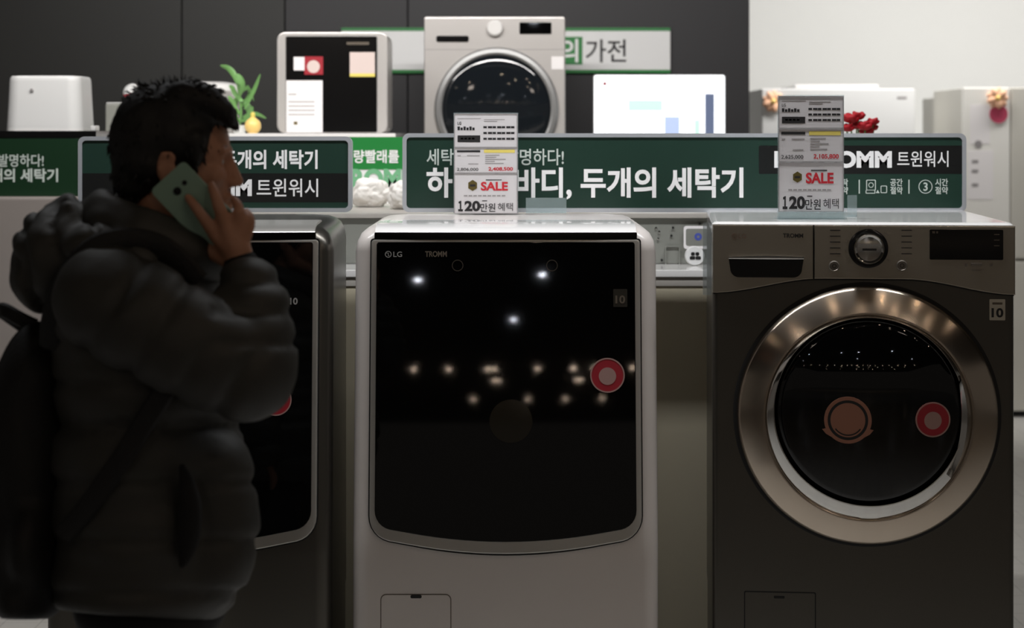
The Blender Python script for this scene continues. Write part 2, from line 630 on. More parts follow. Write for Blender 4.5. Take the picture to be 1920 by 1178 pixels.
def twin_washer(label, cx, Y, yaw, hw, shell, steel, marks):
    t = Thing('washing_machine', label, 'washing machine', (cx, Y, 0), yaw)
    tilt = math.radians(6)
    k = math.tan(tilt)
    z0 = .672
    D = .765
    rings = []
    for z, f, w_, r in ((.41, .004, hw - .004, .035), (.415, 0, hw, .038), (.64, 0, hw, .038), (.672, .001, hw, .038), (.72, .0055, hw, .038), (1.0, k * (1.0 - z0), hw, .038),
                        (1.345, k * (1.345 - z0), hw, .038), (1.368, k * (1.368 - z0) + .002, hw - .004, .04), (1.386, k * (1.386 - z0) + .008, hw - .013, .045),
                        (1.397, k * (1.397 - z0) + .018, hw - .026, .05), (1.403, k * (1.4 - z0) + .032, hw - .042, .055), (1.405, .115, hw - .07, .06)):
        rings.append(plan(w_, f, D if z < 1.36 else D - (f - k * (z - z0)) * .6, r, z))
    body = t.part('cabinet', loft(new_bm(), rings), M[shell], None, True, 40)
    # plinth washer below, cut by the frame
    ped = t.part('pedestal', loft(new_bm(), [plan(hw - .002, .004, D, .035, z) for z in (.015, .2, .404)]), M[shell], None, True, 40)
    t.part('pedestal_drawer', slab(new_bm(), rr(-hw + .03, hw - .03, .06, .37, .02), -.004, .006, .002), M[shell], ped, True)
    # slanted front
    X = Matrix.Translation((0, 0, z0)) @ Matrix.Rotation(-tilt, 4, 'X')
    gh = min(hw - .047, .304)
    L = (1.372 - z0) / math.cos(tilt)
    t.part('door_gasket', slab(new_bm(), arc_bottom(gh + .0155, L + .003, .0, .029, .062, .008), -.004, .03, 0, X), M['black_plastic'], None, True)
    dr = t.part('door_trim', slab(new_bm(), arc_bottom(gh + .0125, L, .003, .028, .058, .008), -.012, .02, .004, X), M[steel], None, True, label='metal trim framing the dark glass door')
    gl = t.part('door_glass', slab(new_bm(), arc_bottom(gh, L - .006, .030, .027, .045, .006), -.0165, .0, .002, X), M['black_glass'], dr, True)
    yg = -.0166
    # recess and lip over the door
    t.part('control_slot', bx(new_bm(), -gh - .006, gh + .006, .066, .13, 1.372, 1.389, .002), M['black_gloss'], None, True)
    lip = []
    for x in [(-gh - .004) + (2 * gh + .008) * i / 24 for i in range(25)]:
        bow = .006 * (1 - (x / gh) ** 2)
        pr = [(.070 - bow, 1.3885), (.064 - bow, 1.390), (.066 - bow, 1.393), (.084 - bow, 1.402), (.14, 1.4087), (.30, 1.409), (.34, 1.4055), (.34, 1.389)]
        lip.append([(x, y, z) for y, z in pr])
    t.part('top_lip', loft(new_bm(), lip), M['white_gloss' if shell == 'white_shell' else 'trim_satin'], None, True, 50)
    def pt(px, py):     # photo pixel on the door plane of this machine -> panel coordinates
        d = Vector(((px - CX) / F, 1, -(py - HY) / F))
        Rz = Matrix.Rotation(-yaw, 3, 'Z')
        o = Rz @ (Vector((0, 0, CH)) - Vector((cx, Y, 0)))
        d = Rz @ d
        Xi = X.inverted()
        o2 = Xi @ o
        d2 = Xi.to_3x3() @ d
        s = (yg - o2.y) / d2.y
        q = o2 + d2 * s
        return q.x, q.z
    marks(t, gl, pt, yg, X)
    # filter door in the lower front
    fo = rr(-hw + .068, -hw + .229, .36, .551, .012)
    t.part('filter_gap', ring_slab(new_bm(), rr(-hw + .0662, -hw + .2308, .42, .5528, .0135), rr(-hw + .068, -hw + .229, .42, .551, .012), -.0006, .01), M['print_dim'], None, True)
    fd = t.part('filter_door', slab(new_bm(), rr(-hw + .0685, -hw + .2285, .421, .5505, .0115), -.0008, .01), M[shell], None, True)
    t.part('filter_notch', slab(new_bm(), rr(-hw + .136, -hw + .162, .543, .5508, .0035), -.0016, .004), M['black_plastic'], fd, True)
    return t


def marks_white(t, gl, pt, yg, X):
    x, z = pt(728, 477)
    brand_mark(t, x, z, .0125, yg, M['print_grey'], X, gl)
    x0, z0_ = pt(797, 482)
    x1, z1_ = pt(838, 471)
    t.part('model_letters', text_bm('TROMM', x0, x1, z0_, z1_, yg - .0006, .03, X), M['print_dim'], gl, True)
    for px in (858, 1035):
        x, z = pt(px, 498)
        t.part('dial_ring', ring_slab(new_bm(), circle(x, z, .0135), circle(x, z, .0117), yg - .0008, yg, X), M['print_faint'], gl, True)
    x, z = pt(1163, 559)
    lb = t.part('warranty_sticker', slab(new_bm(), rr(x - .0165, x + .0165, z - .021, z + .021, .002), yg - .0005, yg, xf=X), mat('smoked sticker', rgb(38, 35, 28), .3), gl, True)
    t.part('sticker_print', text_bm('10', x - .0115, x + .0115, z - .013, z + .006, yg - .0009, .03, X), M['print_dim'], lb, True)
    x, z = pt(1139, 704)
    round_sticker(t, 'round_sticker', x, z, .0405, yg, X, gl)
    x, z = pt(958, 790)
    t.part('drum_cap', slab(new_bm(), circle(x, z, .05), yg - .0004, yg, xf=X), M['cap_dim'], gl, True)
    a, c = pt(985, 812)
    for px in range(720, 1180, 11):
        pass


def marks_left(t, gl, pt, yg, X):
    x, z = pt(551, 565)
    t.part('sticker_print', text_bm('10', x - .009, x + .009, z - .008, z + .008, yg - .0009, .03, X), M['print_grey'], gl, True)
    x, z = pt(517, 750)
    round_sticker(t, 'round_sticker', x, z, .037, yg, X, gl)


twin_washer('white front-loading washing machine with a large black glass door, in the middle', wx(948, 4.3), 4.3, 0, .357, 'white_shell', 'trim_satin', marks_white)
hwL = .33
yawL = math.radians(2.5)
rX = wx(622, 4.3)
twin_washer('dark steel washing machine with black glass door, half hidden behind the man', rX - hwL * math.cos(yawL), 4.3 - hwL * math.sin(yawL), yawL, hwL, 'steel_dark', 'trim_satin', marks_left)


# --- the graphite machine with the round door
yawR = math.radians(-5)
cxR, YR = .82, 4.33
t = Thing('washing_machine', 'graphite steel washing machine with round porthole door and control dial, at right', 'washing machine', (cxR, YR, 0), yawR)


def ptR(px, py, yy=0.0):
    d = Vector(((px - CX) / F, 1, -(py - HY) / F))
    Rz = Matrix.Rotation(-yawR, 3, 'Z')
    o = Rz @ (Vector((0, 0, CH)) - Vector((cxR, YR, 0)))
    d = Rz @ d
    s = (yy - o.y) / d.y
    q = o + d * s
    return q.x, q.z


hw = .349
t.part('cabinet', loft(new_bm(), [plan(w_, f, .77, r, z) for z, f, w_, r in ((.41, .004, hw - .004, .012), (.414, 0, hw, .014), (1.0, 0, hw, .014), (1.385, 0, hw, .014))]), M['steel_dark'], None, True, 40)
t.part('pedestal', loft(new_bm(), [plan(hw - .002, .004, .77, .014, z) for z in (.015, .404)]), M['steel_dark'], None, True, 40)
t.part('top_cover', loft(new_bm(), [plan(w_, f, .775, r, z) for z, f, w_, r in ((1.386, .012, hw, .014), (1.409, .010, hw + .001, .014), (1.414, .016, hw - .004, .014), (1.415, .026, hw - .012, .014))]), M['white_gloss'], None, True, 40, )
# control panel with the lower edge arched over the door
zl = ptR(1380, 549)[1]
zc = ptR(1621, 523)[1]
def panel_edge(x):
    a = abs(x) / hw
    u = max(0, min(1, (1 - a) / .72))
    return zl + (zc - zl) * (u * u * (3 - 2 * u))
xs_seam = ptR(1525, 480)[0]
def panel_outline(xa, xb, gap=0.0):
    pts = [(xb, 1.409), (xa, 1.409)]
    n = 18
    for i in range(n + 1):
        x = xa + (xb - xa) * i / n
        pts.append((x, panel_edge(x) + gap))
    return pts
t.part('panel_gap', slab(new_bm(), panel_outline(-hw + .002, hw - .002, -.003), -.004, .01), M['black_plastic'], None, True)
cp = t.part('control_panel', slab(new_bm(), panel_outline(xs_seam + .0008, hw), -.014, .02, .004), M['steel_panel'], None, True)
dd = t.part('detergent_drawer', slab(new_bm(), panel_outline(-hw, xs_seam - .0008), -.014, .02, .004), M['steel_panel'], None, True)
yp = -.0141
x0, z0 = ptR(1366, 520, yp)
x1, z1 = ptR(1507, 484, yp)
hd = t.part('drawer_handle', slab(new_bm(), [(x1, z1), (x0, z1)] + [(x0 + .004 + .02 * (1 - math.cos(math.radians(a))), z0 + .02 - .02 * math.sin(math.radians(a))) for a in range(0, 91, 15)] +
       [(x1 - .004 - .02 * (1 - math.cos(math.radians(a))), z0 + .02 - .02 * math.sin(math.radians(a))) for a in range(90, -1, -15)], yp - .002, yp + .004, .001), M['black_gloss'], dd, True)
t.part('handle_lip', tube(new_bm(), [(x0, yp - .004, z1), ((x0 + x1) / 2, yp - .007, z1 + .001), (x1, yp - .004, z1)], [.003, .0045, .003], 10), M['chrome'], dd, True)
x, z = ptR(1377, 443, yp)
brand_mark(t, x, z, .0105, yp, mat('bronze print', rgb(120, 96, 82), .4), None, dd)
x0, z0 = ptR(1468, 446, yp)
x1, z1 = ptR(1506, 438, yp)
t.part('model_letters', text_bm('TROMM', x0, x1, z0, z1, yp - .0006, .03), M['print_dark'], dd, True)
kx, kz = ptR(1628, 466, yp)
kb = t.part('dial_base', lathe_y(new_bm(), [(.0465, yp + .003), (.0455, yp - .004), (.04, yp - .006), (0, yp - .006)], kx, kz, 48), M['black_gloss'], cp, True)
t.part('dial', lathe_y(new_bm(), [(.036, yp - .004), (.0355, yp - .022), (.033, yp - .027), (.030, yp - .0255), (.028, yp - .024), (0, yp - .027)], kx, kz, 48), M['chrome'], cp, True, 40)
t.part('dial_print', bx(new_bm(), kx - .016, kx + .016, yp - .0285, yp - .026, kz - .0035, kz + .0015), M['print_dark'], kb, True)
for i in range(11):
    a = math.radians(90 + (i - 5) * 24)
    t.part('dial_mark', slab(new_bm(), circle(kx + .053 * math.cos(a), kz + .053 * math.sin(a), .0016, 8), yp - .0005, yp), M['button_grey'], cp, True)
for px, py in ((1564, 499), (1691, 498)):
    x, z = ptR(px, py, yp)
    bt = t.part('push_button', lathe_y(new_bm(), [(.0125, yp + .001), (.0125, yp - .003), (.0105, yp - .0045), (.009, yp - .003), (0, yp - .0035)], x, z, 28), M['button_grey'], cp, True)
    t.part('button_print', ring_slab(new_bm(), circle(x, z, .005, 16), circle(x, z, .0036, 16), yp - .0042, yp - .0034), M['print_dark'], bt, True)
x0, z0 = ptR(1743, 487, yp)
x1, z1 = ptR(1881, 431, yp)
ds = t.part('display', slab(new_bm(), rr(x0, x1, z0, z1, .003), yp - .0015, yp + .002, .0006), M['black_glass'], cp, True)
for dz in (.011, .024, .037):
    t.part('display_print', bx(new_bm(), x1 - .021, x1 - .009, yp - .0022, yp - .0014, z1 - dz - .001, z1 - dz + .001), M['print_dim'], ds, True)
for a, c in ((.006, .012), (.015, .019)):
    t.part('display_print', bx(new_bm(), x0 + a, x0 + c, yp - .0022, yp - .0014, z1 - .009, z1 - .004), M['print_dim'], ds, True)
x, z = ptR(1831, 495, yp)
t.part('start_button', slab(new_bm(), rr(x - .013, x + .013, z - .004, z + .002, .002), yp - .003, yp + .001, .0006), M['button_grey'], cp, True)
t.part('start_button_edge', slab(new_bm(), rr(x - .01, x + .01, z - .0155, z - .0135, .0009, 2), yp - .001, yp + .001), M['button_grey'], cp, True)
for px in (1812, 1858):
    x, z = ptR(px, 497, yp)
    t.part('small_button', slab(new_bm(), circle(x, z, .0035, 14), yp - .0015, yp + .001), M['button_grey'], cp, True)
for row in range(5):
    for px in (1566, 1700):
        x, z = ptR(px, 432 + row * 11, yp)
        t.part('course_print', bx(new_bm(), x - .012, x + .012, yp - .0004, yp + .001, z - .0011, z + .0011), M['print_dark'], cp, True)
# door
dx, dz = ptR(1627, 781, -.03)
t.part('door_gasket', lathe_y(new_bm(), [(.297, .004), (.3095, .003), (.3095, -.002), (.305, -.0035), (.297, -.003)], dx, dz, 128), M['gap'], None, True)
# axis of the brushed ring runs through the object's own origin, so build it there
rg = t.part('door_ring', lathe_y(new_bm(), [(.300, .004), (.301, -.012), (.298, -.022), (.292, -.028), (.262, -.041), (.243, -.047), (.2385, -.0475), (.2355, -.045), (.234, -.038), (.232, -.02)], 0, 0, 160), M['chrome_ring'], None, True, 50)
rg.location = (dx, 0, dz)
R_, rg2 = 1.06, .196
yd = -.080
gz = dz + .015
prof = [(0, yd)]
for i in range(1, 13):
    r = rg2 * i / 12
    prof.append((r, yd + R_ - math.sqrt(R_ * R_ - r * r)))
ye = prof[-1][1]
for i in range(1, 9):
    a = math.radians(11.3 + (78 - 11.3) * i / 8)
    prof.append((rg2 + .0225 * (math.sin(a) - math.sin(math.radians(11.3))) / (math.sin(math.radians(78)) - math.sin(math.radians(11.3))), ye + .030 * (math.cos(math.radians(11.3)) - math.cos(a))))
gl = t.part('door_glass', lathe_y(new_bm(), prof, dx, gz, 128), M['black_glass'], None, True, 60)
b_ = [[Vector((cx_ + r * math.cos(2 * PI * i / 96), y, cz_ + r * math.sin(2 * PI * i / 96))) for i in range(96)] for cx_, cz_, r, y in
      ((dx, dz, .236, -.040), (dx, dz, .2355, -.0455), (dx, dz + .003, .232, -.050), (dx, dz + .013, .2195, -.0600), (dx, dz + .0148, .217, -.0600), (dx, dz + .015, .2165, -.04))]
bz_ = new_bm()
vv = [[bz_.verts.new(p) for p in r] for r in b_]
for A, B in zip(vv, vv[1:]):
    for i in range(96): bz_.faces.new((A[i], A[(i + 1) % 96], B[(i + 1) % 96], B[i]))
bmesh.ops.recalc_face_normals(bz_, faces=bz_.faces[:])
t.part('door_bezel', bz_, M['chrome'], None, True, 50)
def dome_y(x, z):
    r2 = (x - dx) ** 2 + (z - gz) ** 2
    return yd + R_ - math.sqrt(R_ * R_ - r2)
def dome_disc(px, py, r, lift=.0012):
    x, z = ptR(px, py, -.07)
    yc = dome_y(x, z) - lift
    n = Vector((-(x - dx), R_, -(z - gz))).normalized()       # inward
    Rm = n.to_track_quat('Y', 'Z').to_matrix().to_4x4()
    return Matrix.Translation((x, yc, z)) @ Rm
Xf = dome_disc(1589, 787, .05)
pr = .0395
cap = t.part('drum_cap', slab(new_bm(), circle(0, 0, pr), -.0006, .001, xf=Xf), M['copper'], gl, True, label='copper coloured disc at the centre of the drum')
t.part('cap_ring', ring_slab(new_bm(), circle(0, 0, .054, 48), circle(0, 0, .046, 48), -.0004, .001, Xf), M['copper'], gl, True)
t.part('cap_groove', lathe_y(new_bm(), [(.0395, -.0004), (.046, -.0004)], 0, 0, 48, 0, 360, Xf), M['print_dark'], gl, True)
t.part('cap_smile', lathe_y(new_bm(), [(.033, -.0012), (.036, -.0012)], 0, 0, 24, 215, 325, Xf), M['print_dark'], cap, True)
for s in (-1, 1):
    t.part('cap_wing', slab(new_bm(), [(s * .044, -.018), (s * .058, -.022), (s * .05, -.032), (s * .036, -.04)][::s], -.0003, .001, xf=Xf), M['copper'], gl, True)
Xf = dome_disc(1749, 787, .04)
round_sticker(t, 'round_sticker', 0, 0, .0405, .0, Xf, gl)
# grip of the door: chrome crescent let into the right of the ring
bm = new_bm()
rows = []
for i in range(25):
    a = math.radians(-36 + 62 * i / 24)
    w_ = math.sin(PI * i / 24) ** .6
    ri, ro = .2255 - .016 * w_, .2335
    rows.append([Vector((dx + r * math.cos(a), y, dz + r * math.sin(a))) for r, y in ((ri, -.058), ((ri + ro) / 2, -.064 - .004 * w_), (ro, -.050), ((ri + ro) / 2, -.044))])
loft(bm, rows)
t.part('door_handle', bm, M['chrome'], None, True, 60)
# warranty sticker
x, z = ptR(1870, 581)
ws = t.part('warranty_sticker', slab(new_bm(), rr(x - .018, x + .018, z - .0245, z + .0245, .002), -.0008, .001), M['sticker_silver'], None, True)
t.part('sticker_print', text_bm('10', x - .0135, x + .0135, z - .018, z + .004, -.0014, .035), M['ink'], ws, True)
t.part('sticker_line', bx(new_bm(), x - .0115, x + .0115, -.0013, -.0007, z + .012, z + .017), M['print_dim'], ws, True)
# filter door
x0, z0 = ptR(1395, 1178)
x1, z1 = ptR(1530, 1111)
t.part('filter_gap', ring_slab(new_bm(), rr(x0, x1, .42, z1, .004), rr(x0 + .0028, x1 - .0028, .4228, z1 - .0028, .003), -.0006, .01), M['gap'], None, True)
fd = t.part('filter_door', slab(new_bm(), rr(x0 + .003, x1 - .003, .423, z1 - .003, .003), -.0006, .01), M['steel_dark'], None, True)
x, z = ptR(1461, 1120)
t.part('filter_notch', slab(new_bm(), rr(x - .0125, x + .0125, z - .003, z + .003, .002), -.0014, .004), M['gap'], fd, True)
t.part('protective_film', bx(new_bm(), -hw - .022, -hw - .002, .03, .032, 1.24, 1.412), M['film'], None, True, label='clear plastic film peeling off the side')


# ------------------------------------------------------------------ green signs on the washers
def sign_panel(name, label, x0, x1, z0, z1, Y, r=.018, fr=.011):
    t = Thing(name, label, 'sign', ((x0 + x1) / 2, Y, z0))
    t.part('sign_frame', ring_slab(new_bm(), rr(x0, x1, z0, z1, r), rr(x0 + fr, x1 - fr, z0 + fr, z1 - fr, r * .6), Y - .012, Y + .012), M['frame_silver'])
    f = t.part('sign_face', slab(new_bm(), rr(x0 + fr * .8, x1 - fr * .8, z0 + fr * .8, z1 - fr * .8, r * .6), Y - .008, Y + .008), M['sign_green'])
    return t, f


YS = 5.04
TOP = 1.4055
def S(px, py): return wx(px, YS), wz(py, YS)
def put(t, f, body, px0, px1, py0, py1, bold, m, name='lettering', Y=None, y=None):
    Y = Y or YS
    return t.part(name, text_bm(body, wx(px0, Y), wx(px1, Y), wz(py1, Y), wz(py0, Y), (y if y is not None else Y - .0088), bold), M[m], f)


t, f = sign_panel('shop_sign', 'long dark green sign with white lettering standing on the white and graphite washers', wx(755, YS), wx(1810, YS), 1.4098, wz(250, YS), YS)
put(t, f, '세탁을 새로 발명하다!', 800, 1057, 279, 310, .012, 'letter_thin')
put(t, f, '하나의 바디, 두개의 세탁기', 800, 1393, 314, 374, .028, 'letter_white')
bnd = t.part('black_band', slab(new_bm(), rr(wx(1422, YS), wx(1803, YS), wz(326, YS), wz(273, YS), .004), YS - .0084, YS - .0078), M['sign_black'], f)
put(t, f, 'LG TROMM', 1451, 1671, 283, 315, .05, 'letter_white')
put(t, f, '트윈워시', 1681, 1777, 283, 313, .008, 'letter_white')
for px in (1610, 1703):
    t.part('divider', bx(new_bm(), wx(px - 1, YS), wx(px + 1, YS), YS - .009, YS - .008, wz(363, YS), wz(337, YS)), M['letter_thin'], f)
put(t, f, '공간', 1668, 1691, 335, 349, .02, 'letter_thin')
put(t, f, '절약', 1668, 1691, 350, 364, .02, 'letter_thin')
put(t, f, '시간', 1752, 1776, 335, 349, .02, 'letter_thin')
put(t, f, '절약', 1752, 1776, 350, 364, .02, 'letter_thin')
put(t, f, '세탁', 1566, 1589, 335, 349, .02, 'letter_thin')
put(t, f, '절약', 1566, 1589, 350, 364, .02, 'letter_thin')
# line icons
px = lambda v: v * YS / F
ix, iz = S(1632, 347)
t.part('icon', ring_slab(new_bm(), rr(ix - px(9), ix + px(9), iz - px(10), iz + px(10), .003), rr(ix - px(7.5), ix + px(7.5), iz - px(8.5), iz + px(8.5), .002), YS - .009, YS - .008), M['letter_thin'], f)
t.part('icon', ring_slab(new_bm(), circle(ix, iz, px(5), 20), circle(ix, iz, px(3.7), 20), YS - .009, YS - .008), M['letter_thin'], f)
ix, iz = S(1631, 359)
t.part('icon', ring_slab(new_bm(), rr(ix - px(9), ix + px(9), iz - px(4), iz + px(3), .002), rr(ix - px(7.5), ix + px(7.5), iz - px(2.6), iz + px(1.6), .0015), YS - .009, YS - .008), M['letter_thin'], f)
ix, iz = S(1656, 354)
t.part('icon', ring_slab(new_bm(), rr(ix - px(6), ix + px(6), iz - px(8), iz + px(6), .003), rr(ix - px(4.6), ix + px(4.6), iz - px(6.6), iz + px(4.6), .002), YS - .009, YS - .008), M['letter_thin'], f)
t.part('icon', slab(new_bm(), [(ix - px(15), iz - px(8)), (ix - px(8), iz - px(8)), (ix - px(11.5), iz - px(2))], YS - .009, YS - .008), M['letter_thin'], f)
ix, iz = S(1734, 350)
t.part('icon', ring_slab(new_bm(), circle(ix, iz, px(13)), circle(ix, iz, px(11.6)), YS - .009, YS - .008), M['letter_thin'], f)
put(t, f, '3', 1730, 1738, 342, 358, .02, 'letter_thin')

t, f = sign_panel('shop_sign', 'dark green sign with a black band behind the head of the man', wx(148, YS), wx(661, YS), 1.4098, wz(256, YS), YS)
t.part('black_band', slab(new_bm(), rr(wx(153, YS), wx(654, YS), wz(379, YS), wz(325, YS), .001), YS - .0084, YS - .0078), M['sign_black'], f)
put(t, f, '하나의 바디, 두개의 세탁기', 247, 596, 281, 319, .028, 'letter_white')
put(t, f, 'LG TROMM', 268, 473, 336, 368, .05, 'letter_white')
put(t, f, '트윈워시', 482, 597, 335, 369, .008, 'letter_white')


# ------------------------------------------------------------------ price cards in clear stands
def price_card(label, px0, px1, py0, seam1, seam2, py1, Y, was, now, foot, base_z):
    x0, x1 = wx(px0, Y), wx(px1, Y)
    t = Thing('price_card', label, 'price card', ((x0 + x1) / 2, Y, base_z))
    k = Y / F
    a = .0025
    # clear holder: back plate, front lips between the sheets, foot
    holder = t.part('card_holder', bx(new_bm(), x0 - a, x1 + a, Y + .0012, Y + .004, base_z, wz(py0, Y) + a), M['acrylic'], label='clear acrylic holder')
    t.part('holder_foot', bx(new_bm(), x0 - a, x1 + a, Y + .004, Y + .055, base_z, base_z + .003), M['acrylic'], holder)
    if foot:
        t.part('holder_lip', bx(new_bm(), x0 - a, x1 + a, Y - .03, Y + .0012, base_z, base_z + .003), M['acrylic'], holder)
        t.part('holder_lip', bx(new_bm(), x0 - a, x1 + a, Y - .03, Y - .027, base_z + .003, base_z + .020), M['acrylic'], holder)
    ys = [py0, seam1, seam2, py1]
    sheets = []
    for q in range(3):
        sheets.append(t.part('card_sheet', bx(new_bm(), x0 + .001, x1 - .001, Y - .0006, Y + .001, wz(ys[q + 1], Y) + .0012, wz(ys[q], Y) - .0012), M['sheet']))
        t.part('holder_rim', ring_slab(new_bm(), rr(x0 - .001, x1 + .001, wz(ys[q + 1], Y) + .0002, wz(ys[q], Y) - .0002, .001, 2), rr(x0 + .0012, x1 - .0012, wz(ys[q + 1], Y) + .0022, wz(ys[q], Y) - .0022, .001, 2), Y - .002, Y - .0006), M['paper_line'], holder)
    w_ = px1 - px0
    yy = Y - .0011
    X_ = lambda u: x0 + u * (x1 - x0)
    Z_ = lambda v, q: wz(ys[q] + v * (ys[q + 1] - ys[q]), Y)
    def bar(q, u0, u1, v0, v1, m, name='print_line'):
        t.part(name, bx(new_bm(), X_(u0), X_(u1), yy, Y - .0005, Z_(v1, q), Z_(v0, q)), M[m], sheets[q])
    def txt(q, s, u0, u1, v0, v1, m, bold=.02):
        t.part('print_text', text_bm(s, X_(u0), X_(u1), Z_(v1, q), Z_(v0, q), yy, bold), M[m], sheets[q])
    # top sheet: fine print, black bar, three ruled lines
    bar(0, .05, .42, .14, .155, 'paper_line'); bar(0, .47, .8, .17, .185, 'paper_line'); bar(0, .47, .68, .22, .24, 'paper_line')
    txt(0, 'LG', .05, .11, .24, .33, 'ink')
    for i in range(6): bar(0, .05 + i * .047, .05 + i * .047 + .036, .38 + .03 * (i % 2), .49, 'ink')
    bar(0, .05, .41, .64, .84, 'ink', 'print_block')
    for i in range(4): bar(0, .10 + i * .06, .14 + i * .06, .71, .76, 'paper_line')
    for r_ in range(3):
        for i in range(7): bar(0, .46 + i * .073, .46 + i * .073 + .055 + .012 * (i % 2), .37 + r_ * .17, .43 + r_ * .17, 'ink')
    # middle sheet
    bar(1, .04, .41, .10, .18, 'ink', 'print_block'); bar(1, .47, .96, .08, .2, 'ink_yellow', 'print_block')
    bar(1, .05, .10, .3, .33, 'paper_line'); bar(1, .2, .4, .3, .33, 'paper_line'); bar(1, .22, .38, .62, .65, 'paper_line')
    for r_ in range(5): bar(1, .49, .62 + .3 * rnd.random(), .28 + r_ * .08, .31 + r_ * .08, 'paper_line')
    txt(1, was, .04, .38, .79, .92, 'ink', .01)
    txt(1, now, .54, .93, .76, .92, 'ink_red', .025)
    # lower sheet
    cx_, cz_ = X_(.29), Z_(.3, 2)
    bd = t.part('print_badge', slab(new_bm(), [(cx_ + 9.5 * k * math.cos(math.radians(30 + 60 * i)), cz_ + 10.5 * k * math.sin(math.radians(30 + 60 * i))) for i in range(6)], yy, Y - .0005), M['gold_dark'], sheets[2])
    t.part('badge_print', bx(new_bm(), cx_ - 5 * k, cx_ + 5 * k, yy - .0003, yy, cz_ - 2 * k, cz_ + 2 * k), M['ink'], bd)
    bar(2, .5, .75, .155, .175, 'ink')
    txt(2, 'SALE', .42, .85, .21, .43, 'ink_red', .035)
    for i in range(9): bar(2, .15 + i * .075, .15 + i * .075 + .058, .54, .57, 'paper_line')
    txt(2, '１', .06, .135, .68, .94, 'ink', .05)
    txt(2, '20', .16, .41, .68, .94, 'ink', .045)
    txt(2, '만원', .41, .65, .74, .95, 'ink', .01)
    txt(2, '혜택', .69, .93, .73, .93, 'ink', .0)
    bar(2, .44, .52, .67, .69, 'ink')
    return t


price_card('white sale price card in a clear holder on the white washer, covering the sign', 852, 970, 213, 277, 325, 401, 4.97, '2,806,000', '2,408,500', False, 1.4095)
price_card('white sale price card in a clear holder standing on the graphite washer', 1460, 1581, 180, 241, 304, 398, 4.50, '2,625,000', '2,105,800', True, 1.4155)


def clear_plate(label, px0, px1, py0, Y, base_z):
    x0, x1 = wx(px0, Y), wx(px1, Y)
    t = Thing('sign_holder', label, 'sign holder', ((x0 + x1) / 2, Y, base_z))
    t.part('plate', bx(new_bm(), x0, x1, Y, Y + .003, base_z, wz(py0, Y), .0006), M['acrylic'])
    t.part('foot', bx(new_bm(), x0, x1, Y + .003, Y + .04, base_z, base_z + .003, .0006), M['acrylic'])


clear_plate('small empty clear plastic holder on the white washer beside the sale card', 986, 1062, 371, 4.965, 1.4095)
clear_plate('small empty clear plastic holder on the graphite washer beside the sale card', 1589, 1607, 366, 4.62, 1.4155)

# ------------------------------------------------------------------ poster, bundles and flowers between the signs
YP = 6.28
t = Thing('poster_board', 'bright green and white poster board standing between the two green signs', 'poster', (wx(705, YP), YP, 1.388))
pb = t.part('board', bx(new_bm(), wx(560, YP), wx(860, YP), YP, YP + .012, 1.3875, wz(257, YP), .001), M['letter_white'])
t.part('green_print', bx(new_bm(), wx(560, YP), wx(860, YP), YP - .0012, YP, wz(318, YP), wz(257, YP)), M['poster_green'], pb)
t.part('lettering', text_bm('소량빨래를', wx(641, YP), wx(748, YP), wz(306, YP), wz(281, YP), YP - .002, .02), M['letter_white'], pb)
t.part('lettering', text_bm('TROMM', wx(628, YP), wx(786, YP), wz(356, YP), wz(316, YP), YP - .0016, .05), mat('pale green lettering', rgb(120, 186, 140), .5), pb)


def bundle(label, px, py, r_px, Y, seed, squash=.86):
    c = W(px, py, Y)
    r = r_px * Y / F
    bm = new_bm()
    bmesh.ops.create_icosphere(bm, subdivisions=5, radius=1)
    for v in bm.verts:
        n = v.co.normalized()
        d = 1 + .16 * noise.noise(n * 1.7 + Vector((seed, 0, 0))) + .07 * noise.noise(n * 4 + Vector((seed, 3, 0)))
        fold = abs(noise.noise(n * 2.3 + Vector((0, seed, 5))))
        d -= .05 * max(0, .18 - fold) / .18
        v.co = Vector((n.x * d * r, n.y * d * r * .9, n.z * d * r * squash))
    zmin = -r * squash * .72
    for v in bm.verts:
        if v.co.z < zmin: v.co.z = zmin + (v.co.z - zmin) * .05
    low = min(v.co.z for v in bm.verts)
    o = link('towel_bundle', bm, M['towel'], None, 180)
    o.location = (c.x, c.y, 1.388 - low)
    return tag(o, label, 'towel')


bundle('round white cloth bundle in front of the green poster, whole one at left', 695, 360, 37, 5.98, 2.0)
bundle('round white cloth bundle in front of the green poster, cut by the long sign', 764, 358, 37, 5.80, 9.0)

